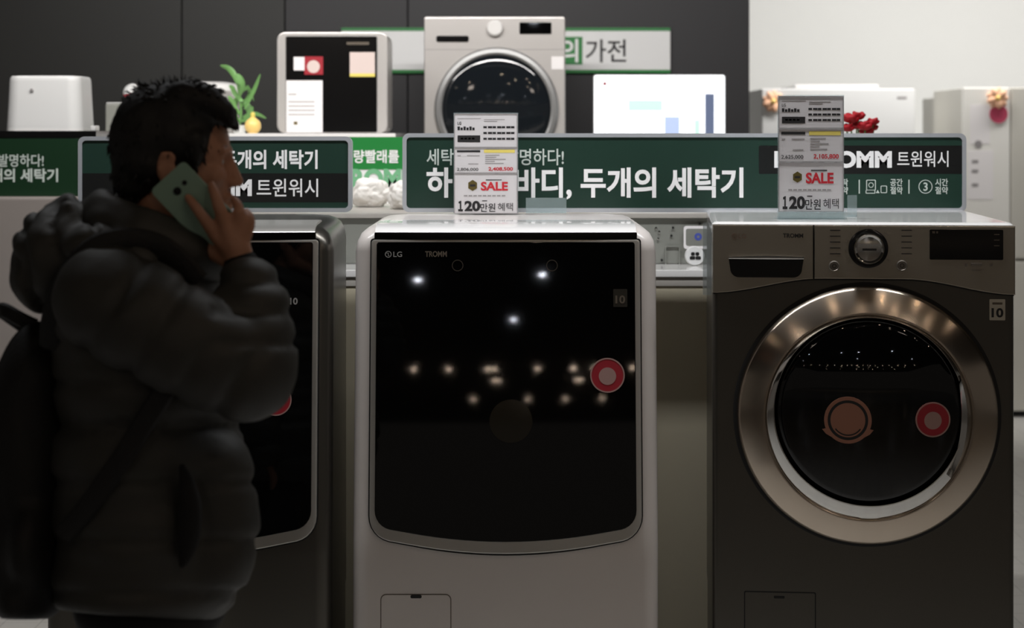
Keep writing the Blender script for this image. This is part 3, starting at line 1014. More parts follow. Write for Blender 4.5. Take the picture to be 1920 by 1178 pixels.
YF = 5.9
t = Thing('flower_pot', 'pot of red flowers just above the right end of the long sign', 'flowers', (wx(1612, YF), YF, 1.388))
t.part('pot', lathe_z(new_bm(), [(0, 1.3878), (.045, 1.3878), (.06, 1.47), (.063, 1.475), (.056, 1.475), (.052, 1.465), (0, 1.46)], wx(1612, YF), YF), M['pot'])
for i, (px_, py_, r_) in enumerate(((1594, 226, 15), (1609, 221, 13), (1606, 238, 14), (1622, 240, 14), (1637, 231, 11), (1638, 242, 9), (1588, 243, 12), (1625, 250, 13))):
    c = W(px_, py_, YF + (i % 3 - 1) * .02)
    r = r_ * YF / F
    bm = new_bm()
    for j in range(7):
        a = j * 2.4 + i
        el = .2 + .8 * (j / 7)
        d = Vector((math.cos(a) * math.cos(el), math.sin(a) * math.cos(el), math.sin(el)))
        b = new_bm()
        bmesh.ops.create_icosphere(b, subdivisions=2, radius=1)
        q = d.to_track_quat('X', 'Z').to_matrix().to_4x4()
        bmesh.ops.transform(b, matrix=Matrix.Translation(c + d * r * .42) @ q @ Matrix.Diagonal((r * .8, r * .68, r * .4, 1)), verts=b.verts[:])
        merge(bm, b)
    fl = t.part('flower', bm, M['flower_red'], smooth=180)
    t.part('stem', tube(new_bm(), smooth_path([(wx(1612, YF), YF, 1.46), ((c.x + wx(1612, YF)) / 2, c.y, 1.54), (c.x, c.y, c.z - r * .3)], 4), .0025, 6), M['leaf'], fl)

# ------------------------------------------------------------------ goods at the back left
YG = 6.4
x0, x1 = -2.35, wx(150, YG)
t = Thing('storage_cabinet', 'pale grey steel cabinet at the left edge under the green board', 'cabinet', ((x0 + x1) / 2, YG + .3, 0))
t.part('cabinet_body', bx(new_bm(), x0, x1, YG, YG + .65, .02, 1.405, .012), M['pale_grey'])
t.part('plinth', bx(new_bm(), x0 + .02, x1 - .02, YG + .03, YG + .6, 0, .02), M['black_plastic'])
YB = YG + .06
t = Thing('green_board', 'bright green board with white lettering on the pale cabinet at left', 'sign', (-1.8, YB, 1.406))
gb = t.part('board', bx(new_bm(), -2.3, wx(148, YB), YB, YB + .02, 1.4055, 1.607, .001), M['board_green'])
k1, k2 = wz(313, YB), wz(289, YB)
t.part('lettering', text_bm('세탁을 새로 발명하다!', wx(-118, YB), wx(82, YB), k1, k2, YB - .0012, .012), M['letter_thin'], gb)
t.part('lettering', text_bm('하나의 바디, 두개의 세탁기', wx(-185, YB), wx(109, YB), wz(343, YB), wz(316, YB), YB - .0012, .028), M['letter_thin'], gb)
t = Thing('black_shelf', 'thin black shelf over the green board at left, carrying a white appliance', 'shelf', (-1.8, 6.9, 1.405))
t.part('shelf_board', bx(new_bm(), -2.35, wx(180, 6.46), 6.46, 7.04, 1.609, 1.634, .002), M['black_gloss'])
t.part('shelf_support', bx(new_bm(), -2.3, wx(140, 6.6), 6.6, 7.0, 1.4055, 1.609, .002), M['black_plastic'])
t.part('shelf_stop', bx(new_bm(), wx(173, 6.5), wx(183, 6.5), 6.47, 6.53, 1.634, 1.652, .003), M['white_plastic'])
YA = 6.8
ax = wx(79, YA)
a_hw = 72 * YA / F
t = Thing('air_humidifier', 'white rounded box-shaped appliance on the black shelf at left', 'appliance', (ax, YA + .12, 1.634))
zt = wz(142, YA)
lv = [(1.6345, .985), (1.640, 1.0), (1.66, .995), (1.74, .965), (zt - .02, .94), (zt - .006, .925), (zt, .89), (zt + .001, .80)]
t.part('appliance_body', loft(new_bm(), [[(ax + x, YA + .13 + y, z) for x, y in rr(-a_hw * s, a_hw * s, -.13 * s, .13 * s, .05 * s, 8)] for z, s in lv]), M['white_plastic'], smooth=50)
t.part('base_ring', loft(new_bm(), [[(ax + x, YA + .13 + y, z) for x, y in rr(-a_hw * 1.006, a_hw * 1.006, -.1315, .1315, .05, 8)] for z in (1.6342, 1.642)]), M['white_gloss'])
x, z = wx(59, YA), wz(169, YA)
t.part('power_lamp', lathe_y(new_bm(), [(.006, YA + .008), (.006, YA - .001), (0, YA - .002)], x, z, 16), M['paper_line'])

# long table behind carrying the goods
t = Thing('display_table', 'white display table behind the signs carrying plant and black appliance', 'table', (-.85, 7.6, 0))
t.part('table_top', bx(new_bm(), -1.62, wx(742, 7.06), 7.06, 8.2, 1.597, 1.626, .004), M['white_gloss'])
t.part('table_body', bx(new_bm(), -1.58, wx(735, 7.2), 7.2, 8.15, 0, 1.597, .004), M['cabinet_front'])
TT = 1.6265
YQ = 7.25
t = Thing('small_appliance', 'small light grey box half hidden by the back of the head of the man', 'appliance', (wx(222, YQ), YQ + .06, TT))
bz = wz(194, YQ)
t.part('appliance_body', bx(new_bm(), wx(197, YQ), wx(262, YQ), YQ, YQ + .13, TT, bz, .008), M['panel_grey'])
t.part('appliance_lid', bx(new_bm(), wx(199, YQ), wx(260, YQ), YQ + .003, YQ + .127, bz, bz + .004, .002), M['white_plastic'])
t = Thing('ball_ornament', 'white and dark red ball on the small grey box behind the head of the man', 'ornament', (wx(243, YQ), YQ + .06, bz + .004))
r = 18 * YQ / F
cz = bz + .0042 + r
t.part('upper_half', lathe_z(new_bm(), [(r * math.cos(math.radians(a)), cz + r * math.sin(math.radians(a))) for a in range(-8, 90, 7)] + [(0, cz + r)], wx(243, YQ), YQ + .06, 30), M['white_plastic'], smooth=180)
t.part('lower_half', lathe_z(new_bm(), [(0, cz - r)] + [(r * math.cos(math.radians(a)), cz + r * math.sin(math.radians(a))) for a in range(-83, -7, 5)], wx(243, YQ), YQ + .06, 30), M['sticker_red'], smooth=180)
YD = 7.45
t = Thing('domed_cooker', 'white domed appliance on the table behind the hair of the man', 'appliance', (wx(385, YD), YD + .05, TT))
R = 62 * YD / F
zt = wz(152, YD)
t.part('cooker_body', lathe_z(new_bm(), [(0, TT), (R * .9, TT), (R, TT + .02), (R * 1.02, TT + .10), (R, zt - .04)], wx(385, YD), YD + .05), M['steel_light'], smooth=40)
t.part('cooker_lid', lathe_z(new_bm(), [(R, zt - .04), (R * .99, zt - .025), (R * .9, zt - .01), (R * .6, zt - .002), (0, zt)], wx(385, YD), YD + .05), M['white_gloss'], smooth=60)

# plant
YL = 7.22
t = Thing('potted_plant', 'green leafy plant on the table right beside the forehead of the man', 'plant', (wx(455, YL), YL + .03, TT))
t.part('pot', lathe_z(new_bm(), [(0, TT), (.022, TT), (.028, TT + .03), (.03, TT + .032), (.025, TT + .032), (.02, TT + .028), (0, TT + .026)], wx(447, YL), YL + .03, 24), M['pot'])
stem = smooth_path([W(447, 246, YL + .03), W(452, 215, YL + .03), W(450, 185, YL + .02), W(446, 160, YL + .02)], 5)
t.part('stem', tube(new_bm(), stem, [.005] * (len(stem) - 1) + [.002], 8), M['leaf'])
leaves = [([(449, 165), (440, 142), (428, 128), (413, 123)], 8), ([(452, 175), (462, 165), (470, 172), (476, 190)], 6), ([(458, 205), (470, 182), (480, 160), (488, 139)], 7),
          ([(455, 220), (470, 214), (484, 215), (499, 222)], 6), ([(450, 190), (440, 175), (436, 165), (430, 160)], 8), ([(450, 180), (455, 160), (448, 145), (440, 140)], 9),
          ([(452, 215), (440, 205), (434, 190), (428, 180)], 9), ([(453, 200), (463, 188), (468, 175), (464, 160)], 9), ([(452, 230), (442, 222), (436, 212), (430, 212)], 9),
          ([(453, 228), (463, 222), (470, 210), (474, 200)], 8), ([(451, 240), (440, 236), (434, 232), (426, 236)], 8), ([(455, 190), (445, 185), (440, 200), (437, 215)], 9), ([(456, 195), (465, 200), (468, 212), (463, 225)], 9)]
for i, (pp, w_) in enumerate(leaves):
    path = smooth_path([W(a, c, YL + .03 + .02 * math.sin(i * 2.1) + .012 * j * math.cos(i * 1.7)) for j, (a, c) in enumerate(pp)], 5)
    n = len(path)
    rad = [max(.0012, .72 * w_ * YL / F * math.sin(PI * min(.97, (j + 1) / (n + .5))) ** .8) for j in range(n)]
    t.part('leaf', tube(new_bm(), path, rad, 8, ((math.sin(i), .9, .3), .22)), M['leaf'], smooth=60)
YO = 7.1
t = Thing('gourd_ornament', 'small cream gourd-shaped ornament beside the green plant', 'ornament', (wx(472, YO), YO + .03, TT))
r = 15.5 * YO / F
t.part('gourd_body', lathe_z(new_bm(), [(0, TT), (r * .6, TT)] + [(r * math.cos(math.radians(a)), TT + r * .88 + r * math.sin(math.radians(a))) for a in range(-50, 70, 12)] + [(r * .25, TT + r * 1.95)], wx(472, YO), YO + .03, 28), M['cream'], smooth=60)
t.part('gourd_neck', lathe_z(new_bm(), [(r * .25, TT + r * 1.93), (r * .3, TT + r * 2.3), (r * .2, TT + r * 2.55), (0, TT + r * 2.6)], wx(472, YO), YO + .03, 20), M['ink_yellow'], smooth=60)

# black and silver appliance
YK = 7.5
x0, x1 = wx(519, YK), wx(727, YK)
zt = wz(60, YK)
t = Thing('air_purifier', 'tall black-fronted appliance with silver rounded frame and pasted notices', 'appliance', ((x0 + x1) / 2, YK + .15, TT))
t.part('appliance_body', slab(new_bm(), rr(x0, x1, TT - .0, zt, .035, 8), YK, YK + .28, .006), M['steel_light'])
def K(px, py): return wx(px, YK), wz(py, YK)
xa, za = K(536, 252)
xb, zb = K(707, 68)
fp = t.part('front_glass', slab(new_bm(), rr(xa, xb, TT + .004, zb, .006), YK - .004, YK + .01, .001), M['black_gloss'])
def pk(name, px0, px1, py0, py1, m, parent, y=YK - .0052):
    a = K(px0, py1); c = K(px1, py0)
    return t.part(name, bx(new_bm(), a[0], c[0], y, YK - .003, max(a[1], TT + .003), c[1]), M[m], parent)
nt_ = pk('notice_sheet', 537, 605, 151, 252, 'paper', fp)
for py in (176, 190, 198, 206, 214):
    pk('notice_line', 541, 556 if py == 176 else 590, py, py + 2, 'paper_line', nt_, YK - .0058)
pk('notice_mark', 551, 558, 228, 234, 'gold_dark', nt_, YK - .0058)
pk('white_sticker', 551, 572, 107, 132, 'paper', fp)
rs_ = pk('red_sticker', 571, 606, 106, 140, 'sticker_red', fp, YK - .0056)
a = K(588, 125)
t.part('sticker_centre', slab(new_bm(), circle(a[0], a[1], 12 * YK / F, 20), YK - .0062, YK - .005), M['sticker_pale'], rs_)
ps = pk('pale_sticker', 656, 703, 98, 144, 'sticker_pale', fp)
pk('sticker_band', 656, 703, 138, 144, 'ink_yellow', ps, YK - .006)
a = K(553, 83)
brand_mark(t, a[0], a[1], 7 * YK / F, YK - .0041, M['print_dim'], None, fp)
pk('model_print', 650, 692, 79, 84, 'print_dim', fp)

# ------------------------------------------------------------------ wall sign, background washer, screen
YW = DW - .045
x0, x1 = wx(640, YW), wx(1257, YW)
t = Thing('wall_sign', 'white wall sign with green edges and a green lettered block on the dark wall', 'sign', ((x0 + x1) / 2, YW, wz(137, YW)))
wb = t.part('sign_board', bx(new_bm(), x0, x1, YW, YW + .023, wz(131, YW), wz(58, YW), .002), M['letter_white'])
for a, c in ((52, 58), (131, 137)):
    t.part('edge_strip', bx(new_bm(), x0, x1, YW, YW + .023, wz(c, YW), wz(a, YW), .001), M['poster_green'])
gb = t.part('green_block', bx(new_bm(), wx(1040, YW), wx(1092, YW), YW - .002, YW, wz(121, YW), wz(69, YW)), M['poster_green'], wb)
t.part('lettering', text_bm('의', wx(1049, YW), wx(1084, YW), wz(117, YW), wz(73, YW), YW - .003, .02), M['letter_white'], gb)
t.part('lettering', text_bm('가전', wx(1098, YW), wx(1174, YW), wz(117, YW), wz(74, YW), YW - .001, .012), M['ink'], wb)

YZ = 7.9
k = YZ / F
x0, x1 = wx(795, YZ), wx(1060, YZ)
zt = wz(31, YZ)
zbot = zt - .86
t = Thing('display_plinth', 'dark plinth under the silver washer and the lit screen', 'plinth', (.1, 8.2, 0))
t.part('plinth_body', bx(new_bm(), -.44, 1.1, YZ - .03, 8.9, 0, zbot, .005), M['black_plastic'])
t = Thing('washing_machine', 'silver front-loading washing machine raised in the background against the dark wall', 'washing machine', ((x0 + x1) / 2, YZ + .3, zbot))
t.part('cabinet', slab(new_bm(), rr(x0, x1, zbot, zt, .012), YZ, YZ + .62, .008), M['steel_light'])
def Z(px, py): return wx(px, YZ), wz(py, YZ)
a, c = Z(818, 79), Z(879, 67)
t.part('drawer_handle', slab(new_bm(), rr(a[0], c[0], a[1], c[1], .008), YZ - .003, YZ + .01, .001), M['black_gloss'])
a = Z(928, 53)
t.part('dial', lathe_y(new_bm(), [(15 * k, YZ + .004), (15 * k, YZ - .02), (12.5 * k, YZ - .026), (0, YZ - .027)], a[0], a[1], 32), M['white_gloss'])
a, c = Z(974, 64), Z(1034, 42)
t.part('display', slab(new_bm(), rr(a[0], c[0], a[1], c[1], .004), YZ - .002, YZ + .01), M['black_glass'])
t.part('panel_seam', bx(new_bm(), x0 + .004, x1 - .004, YZ - .0006, YZ + .004, wz(93, YZ) - .001, wz(93, YZ) + .001), M['paper_line'])
a = Z(931, 205)
t.part('door_ring', lathe_y(new_bm(), [(116 * k, YZ + .004), (116 * k, YZ - .012), (113 * k, YZ - .02), (106 * k, YZ - .024), (102 * k, YZ - .02), (101 * k, YZ)], a[0], a[1], 96), mat('satin door ring', rgb(150, 150, 150), .45, .6))
prof = [(0, YZ - .036)] + [(101 * k * math.sin(i / 12 * PI / 2), YZ - .012 - .024 * math.cos(i / 12 * PI / 2)) for i in range(1, 13)]
t.part('door_glass', lathe_y(new_bm(), prof, a[0], a[1], 96), mat('smoked door glass', rgb(24, 28, 32), .04), smooth=180)
a, c = Z(1034, 130), Z(1057, 106)
t.part('label_sticker', bx(new_bm(), a[0], c[0], YZ - .001, YZ + .002, a[1], c[1]), M['paper'])

YT = 8.05
x0, x1 = wx(1113, YT), wx(1360, YT)
zt = wz(140, YT)
zb = zt - .345
t = Thing('monitor', 'bright lit white screen standing behind the long sign', 'monitor', ((x0 + x1) / 2, YT, zbot))
t.part('monitor_case', slab(new_bm(), rr(x0, x1, zb, zt, .01), YT, YT + .035, .002), M['white_plastic'])
sc = t.part('screen', slab(new_bm(), rr(x0 + .003, x1 - .003, zb + .003, zt - .003, .009), YT - .001, YT + .002), M['screen'])
t.part('stand_neck', bx(new_bm(), (x0 + x1) / 2 - .03, (x0 + x1) / 2 + .03, YT + .01, YT + .03, zbot + .01, zb + .05), M['white_plastic'])
t.part('stand_base', bx(new_bm(), (x0 + x1) / 2 - .12, (x0 + x1) / 2 + .12, YT - .06, YT + .09, zbot, zbot + .012, .003), M['white_plastic'])
for px0, px1, py0, py1, m in ((1322, 1339, 176, 290, 'screen_dark'), (1246, 1274, 219, 290, 'screen_mid'), (1302, 1312, 225, 290, 'screen_green'), (1178, 1242, 188, 208, 'screen_green'), (1131, 1137, 154, 160, 'sticker_red')):
    t.part('screen_picture', bx(new_bm(), wx(px0, YT), wx(px1, YT), YT - .002, YT - .0008, max(wz(py1, YT), zb + .01), wz(py0, YT)), M[m], sc)

# ------------------------------------------------------------------ white goods at the far right
YC = 10.9
x0, x1 = wx(1428, YC), wx(1716, YC)
t = Thing('white_cabinet', 'large white appliance against the white wall behind the right sale card', 'appliance', ((x0 + x1) / 2, YC + .3, 0))
t.part('appliance_body', bx(new_bm(), x0, x1, YC, YC + .65, .03, wz(166, YC), .012), M['white_plastic'])
t.part('appliance_top', bx(new_bm(), wx(1492, YC), wx(1650, YC), YC + .03, YC + .6, wz(166, YC), wz(158, YC), .008), M['white_gloss'])
t.part('plinth', bx(new_bm(), x0 + .02, x1 - .02, YC + .02, YC + .6, 0, .03), M['black_plastic'])
t.part('name_print', bx(new_bm(), wx(1682, YC), wx(1700, YC), YC - .001, YC + .001, wz(186, YC), wz(181, YC)), M['paper_line'])


def rosette(label, px, py, r_px, Y):
    c = W(px, py, Y)
    r = r_px * Y / F
    t = Thing('flower_rosette', label, 'ornament', c)
    for j in range(9):
        a = j * 2 * PI / 9
        b = new_bm()
        bmesh.ops.create_icosphere(b, subdivisions=2, radius=1)
        bmesh.ops.transform(b, matrix=Matrix.Translation(c + Vector((math.cos(a) * r * .55, -.012 - .008 * (j % 2), math.sin(a) * r * .55))) @ Matrix.Rotation(-a, 4, 'Y') @ Matrix.Diagonal((r * .5, .012, r * .32, 1)), verts=b.verts[:])
        t.part('petal', b, M['flower_peach'], smooth=180)
    b = new_bm()
    bmesh.ops.create_icosphere(b, subdivisions=2, radius=r * .3)
    bmesh.ops.translate(b, verts=b.verts[:], vec=c + Vector((0, -.022, 0)))
    t.part('flower_centre', b, M['cream'], smooth=180)
    return t


rosette('peach flower rosette on the white appliance left of the right sale card', 1449, 190, 20, YC - .002)
YR1 = 10.6
t = Thing('refrigerator', 'pale grey refrigerator with notices and a peach rosette at the right edge', 'refrigerator', (wx(1890, YR1), YR1 + .3, 0))
x0, xm, x1 = wx(1806, YR1), wx(1895, YR1), wx(2100, YR1)
zt = wz(164, YR1)
t.part('cabinet', bx(new_bm(), x0, x1, YR1 + .05, YR1 + .75, .03, zt - .004, .006), M['fridge_dark'])
z1, z2 = wz(488, YR1), wz(774, YR1)
t.part('door', bx(new_bm(), x0, xm - .002, YR1, YR1 + .05, z1 + .006, zt, .01), M['fridge'])
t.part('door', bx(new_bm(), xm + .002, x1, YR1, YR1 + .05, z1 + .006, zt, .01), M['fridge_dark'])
t.part('freezer_door', bx(new_bm(), x0, xm - .002, YR1, YR1 + .05, z2 + .008, z1 - .006, .01), M['fridge'])
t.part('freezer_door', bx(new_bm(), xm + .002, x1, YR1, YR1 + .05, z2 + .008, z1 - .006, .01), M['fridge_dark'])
t.part('plinth', bx(new_bm(), x0 + .02, x1 - .02, YR1 + .06, YR1 + .7, 0, .04), M['black_plastic'])
for (a, c, d, e) in ((1816, 1862, 282, 374), (1819, 1856, 196, 270)):
    nt_ = t.part('notice_sheet', bx(new_bm(), wx(a, YR1), wx(c, YR1), YR1 - .001, YR1 + .001, wz(e, YR1), wz(d, YR1)), M['paper'])
    if a == 1816:
        for py in (300, 318, 344):
            t.part('notice_line', bx(new_bm(), wx(a + 6, YR1), wx(a + 18, YR1), YR1 - .0018, YR1 - .0008, wz(py + 6, YR1), wz(py, YR1)), M['paper_line'], nt_)
t.part('notice_mark', slab(new_bm(), circle(wx(1834, YR1), wz(270, YR1), .022, 18), YR1 - .0025, YR1 - .0005), M['paper_line'])
rosette('peach flower rosette on the refrigerator door above a pink round tag', 1869, 184, 20, YR1 - .002)
o = link('round_tag', slab(new_bm(), circle(wx(1872, YR1), wz(214, YR1), 17 * YR1 / F), YR1 - .006, YR1 - .0005), M['flower_pink'])
tag(o, 'pink round tag on the refrigerator door under the peach rosette', 'tag')
YR2 = 11.6
t = Thing('refrigerator', 'darker grey refrigerator just behind the left side of the pale one', 'refrigerator', (wx(1850, YR2), YR2 + .3, 0))
x0, x1 = wx(1776, YR2), wx(1990, YR2)
zt = wz(180, YR2)
t.part('cabinet', bx(new_bm(), x0, x1, YR2 + .05, YR2 + .7, .03, zt - .004, .006), M['fridge_dark'])
t.part('door', bx(new_bm(), x0, x1, YR2, YR2 + .05, .75, zt, .01), M['fridge_dark'])
t.part('freezer_door', bx(new_bm(), x0, x1, YR2, YR2 + .05, .05, .742, .01), M['fridge_dark'])
t.part('plinth', bx(new_bm(), x0 + .02, x1 - .02, YR2 + .06, YR2 + .65, 0, .04), M['black_plastic'])

# ------------------------------------------------------------------ the man on the telephone
YM = 3.05                       # his distance; sizes below are given in 1/1138 m, the size of one photo pixel there


def Q(px, py, d=0.0):
    return W(px, py, YM + d * YM / F) if not isinstance(px, tuple) else None


UK = YM / F


def ell(bm, c, rx, rz, ry, tilt=0.0, yaw=0.0, sub=3):
    b = new_bm()
    bmesh.ops.create_icosphere(b, subdivisions=sub, radius=1)
    Mx = Matrix.Translation(Q(*c)) @ Matrix.Rotation(math.radians(yaw), 4, 'Z') @ Matrix.Rotation(math.radians(tilt), 4, 'Y') @ Matrix.Diagonal((rx * UK, ry * UK, rz * UK, 1))
    bmesh.ops.transform(b, matrix=Mx, verts=b.verts[:])
    merge(bm, b)


def cap(bm, pts, radii, seg=16):
    """tapered limb through the points with round ends"""
    P = [Q(*p) for p in pts]
    R = [r * UK for r in (radii if isinstance(radii, (list, tuple)) else [radii] * len(pts))]
    tube(bm, P, R, seg)
    for p, r in zip(P, R):
        b = new_bm()
        bmesh.ops.create_icosphere(b, subdivisions=2, radius=r * 1.0)
        bmesh.ops.translate(b, verts=b.verts[:], vec=p)
        merge(bm, b)


def blob(bm, voxel, smooth=6, fac=.5):
    me = bpy.data.meshes.new('blob')
    bm.to_mesh(me)
    bm.free()
    ob = bpy.data.objects.new('blob', me)
    C.objects.link(ob)
    r = ob.modifiers.new('r', 'REMESH')
    r.mode = 'VOXEL'
    r.voxel_size = voxel
    if smooth:
        s = ob.modifiers.new('s', 'SMOOTH')
        s.factor = fac
        s.iterations = smooth
    bpy.context.view_layer.update()
    dg = bpy.context.evaluated_depsgraph_get()
    out = bpy.data.meshes.new_from_object(ob.evaluated_get(dg))
    bpy.data.objects.remove(ob)
    bpy.data.meshes.remove(me)
    return out


def push(me, fn):
    """move each vertex along its normal by fn(co)"""
    me.update()
    ns = [v.normal.copy() for v in me.vertices]
    for v, n in zip(me.vertices, ns):
        v.co = v.co + n * fn(v.co)
    me.update()


def unq(co):
    """world point -> the man's own units"""
    return CX + co.x * F / co.y, HY + (CH - co.z) * F / co.y, (co.y - YM) / UK


FOOT = HY + CH / UK             # floor in his units

# --- body: head, neck, arms with hands, trunk and legs in one surface
bm = new_bm()
ell(bm, (322, 262, 0), 99, 98, 80)                       # skull
ell(bm, (358, 270, 0), 73, 84, 72)                       # forehead
ell(bm, (372, 335, 0), 58, 80, 64)                       # middle of the face
ell(bm, (398, 330, -36), 27, 24, 24); ell(bm, (398, 330, 36), 27, 24, 24)      # cheek bones
cap(bm, [(418, 285, -38), (428, 282, -16), (430, 284, 0), (428, 282, 16), (418, 285, 38)], [9, 9, 8, 9, 9], 10)   # brow
cap(bm, [(429, 292, 0), (437, 315, 0), (444, 338, 0)], [8, 9, 12], 12)         # nose
ell(bm, (446, 341, 0), 12, 10, 12)
ell(bm, (437, 346, -11), 10, 8, 8); ell(bm, (437, 346, 11), 10, 8, 8)
cap(bm, [(424, 371, -20), (433, 370, -8), (434, 371, 0), (433, 370, 8), (424, 371, 20)], [5, 7, 7, 7, 5], 10)     # upper lip
cap(bm, [(422, 385, -18), (430, 386, 0), (422, 385, 18)], [6, 8.5, 6], 10)     # lower lip
ell(bm, (418, 412, 0), 24, 22, 27)                       # chin
for s in (-1, 1):
    cap(bm, [(322, 350, s * 62), (338, 395, s * 55), (408, 418, s * 18)], [22, 22, 18])   # jaw
    ell(bm, (411, 302, s * 31), 14, 11, 15)              # eyelids
    ell(bm, (311, 316, s * 82), 21, 33, 7, -12, s * 12)   # ear
    cap(bm, [(300, 300, s * 86), (306, 288, s * 90), (320, 287, s * 89), (328, 298, s * 86)], 5, 8)
    cap(bm, [(300, 300, s * 86), (299, 320, s * 88), (307, 342, s * 84)], 5, 8)
    ell(bm, (311, 346, s * 82), 9, 9, 6)
ell(bm, (365, 390, 0), 50, 35, 42)                       # under the jaw
cap(bm, [(315, 380, 0), (300, 430, 0), (280, 500, 0)], [62, 58, 58])
# trunk and legs inside the clothes
cap(bm, [(270, 585, -150), (270, 585, 150)], 55)
ell(bm, (285, 700, 0), 130, 220, 170)
ell(bm, (285, 1000, 0), 120, 200, 150)
for s in (-1, 1):
    cap(bm, [(285, 1120, s * 85), (300, 1560, s * 90), (275, FOOT - 70, s * 95)], [84, 58, 40])
    cap(bm, [(272, FOOT - 40, s * 95), (340, FOOT - 32, s * 105), (395, FOOT - 26, s * 110)], [34, 30, 22])
# far arm hanging, hand half closed
cap(bm, [(270, 590, 170), (255, 760, 225), (290, 960, 215), (300, 1010, 210)], [52, 44, 32, 26])
for i in range(4):
    cap(bm, [(310 + 4 * i, 1015, 205 - 16 * i + 24), (322 + 3 * i, 1075, 200 - 16 * i + 24), (318, 1108, 190 - 15 * i + 24)], [12, 9.5, 8], 10)
ell(bm, (305, 1020, 205), 24, 36, 34)
cap(bm, [(318, 1000, 175), (340, 1050, 165), (346, 1078, 170)], [12, 10, 8.5], 10)
# near arm: shoulder, elbow, wrist
cap(bm, [(235, 580, -175), (360, 650, -225), (462, 700, -200)], [60, 52, 46])
cap(bm, [(462, 700, -200), (462, 600, -150), (452, 500, -112)], [46, 40, 28])
# hand: the back of it faces the camera, fingers lie over the back of the telephone
cap(bm, [(453, 505, -112), (446, 478, -112), (440, 460, -114)], [27, 28, 27])
for mx, my, md, r in ((404, 441, -116, 14), (424, 428, -121, 15), (444, 427, -117, 15), (460, 437, -108, 13)):
    cap(bm, [(444, 480, -112), ((444 + mx) / 2, (478 + my) / 2, md - 1), (mx, my, md)], [19, 17, r], 14)
for chain, rr_ in (
    ([(404, 441, -116), (381, 408, -124), (365, 386, -121), (352, 370, -113)], [13, 11.5, 10, 8.5]),
    ([(424, 428, -121), (411, 389, -130), (403, 365, -125), (396, 347, -114)], [13.5, 12, 10.5, 9]),
    ([(446, 428, -117), (449, 400, -123), (446, 385, -116), (439, 374, -106)], [13.5, 11.5, 10, 8.5]),
    ([(463, 439, -108), (470, 417, -111), (468, 405, -104), (461, 396, -96)], [12, 10, 9, 7.5])):
    cap(bm, chain, rr_, 12)
cap(bm, [(428, 486, -106), (404, 478, -96), (386, 462, -88), (374, 446, -84)], [18, 14, 12, 9.5], 12)   # thumb along the lower edge
me = blob(bm, .0042, 5, .5)


def face_fn(co):
    x, y, d = unq(co)
    v = 0.0
    for s in (-1, 1):                                    # eye sockets, temples, line of the mouth, nostrils
        r2 = ((x - 424) / 13) ** 2 + ((y - 302) / 10) ** 2 + ((d - s * 30) / 24) ** 2
        v -= .0045 * math.exp(-r2)
        r2 = ((x - 437) / 7) ** 2 + ((y - 354) / 4) ** 2 + ((d - s * 9) / 6) ** 2
        v -= .003 * math.exp(-r2)
    r2 = ((x - 432) / 14) ** 2 + ((y - 378.5) / 3.2) ** 2 + (d / 26) ** 2
    v -= .004 * math.exp(-r2)
    return v


push(me, face_fn)
man = link('person', me, M['skin'], None, 180)
tag(man, 'person in a dark hooded puffer jacket holding a phone to the ear, seen sideways', 'person')
for s in (-1, 1):
    b = new_bm()
    bmesh.ops.create_icosphere(b, subdivisions=3, radius=11 * UK)
    bmesh.ops.translate(b, verts=b.verts[:], vec=Q(409, 303, s * 31))
    link('eye', b, M['eye'], man, 180)
    bm = new_bm()
    cap(bm, [(410, 283, s * 42), (422, 277, s * 27), (427, 279, s * 14)], [3, 4.5, 4], 8)
    link('eyebrow', bm, M['brow'], man, 180)

# --- hair
bm = new_bm()
ell(bm, (300, 262, 0), 95, 106, 96)
ell(bm, (334, 226, 0), 90, 74, 90)
ell(bm, (262, 330, 0), 52, 58, 74)
ell(bm, (290, 300, 0), 74, 66, 93)
for s in (-1, 1): ell(bm, (322, 262, s * 66), 50, 44, 30)
for s in (-1, 1):
    ell(bm, (352, 262, s * 58), 42, 52, 26)
    cap(bm, [(366, 262, s * 74), (368, 300, s * 72), (364, 322, s * 70)], [22, 14, 5])
for i, (a, c) in enumerate(((-62, .9), (-44, 1.0), (-26, 1.1), (-8, 1.15), (10, 1.1), (28, 1.05), (46, .95), (62, .85))):
    cap(bm, [(345, 182, a * .8), (394, 188 + 5 * (i % 3), a), (424, 208 + 4 * (i % 2), a), (437 + 4 * (i % 2), 230 + 6 * c, a * 1.02)], [34, 25, 17, 6])
me = blob(bm, .006, 4, .5)
push(me, lambda co: .004 * noise.noise(Vector((co.x * 20, co.y * 50, co.z * 20))) + .0012 * noise.noise(co * 120))
hb = new_bm()
hb.from_mesh(me)
hb.verts.ensure_lookup_table()
cand = [v for v in me.vertices]
n0 = len(cand)
for i in range(520):
    v = cand[rnd.randrange(n0)]
    x, y, d = unq(v.co)
    n = v.normal
    if n.length < .5: continue
    flow = Vector((.55 if x > 320 else -.35, .25 * n.y, -.9 if y > 190 else .1)) + n * .22
    flow += Vector((rnd.uniform(-.2, .2), rnd.uniform(-.2, .2), rnd.uniform(-.2, .2)))
    flow.normalize()
    L = rnd.uniform(10, 20) * UK * (1.25 if y < 175 else .8)
    p0 = v.co - n * .004
    w_ = rnd.uniform(2.0, 4.2) * UK
    tube(hb, [p0, p0 + flow * L * .6 + n * .001, p0 + (flow + Vector((0, 0, -.25))) * L], [w_, w_ * .7, w_ * .08], 4)
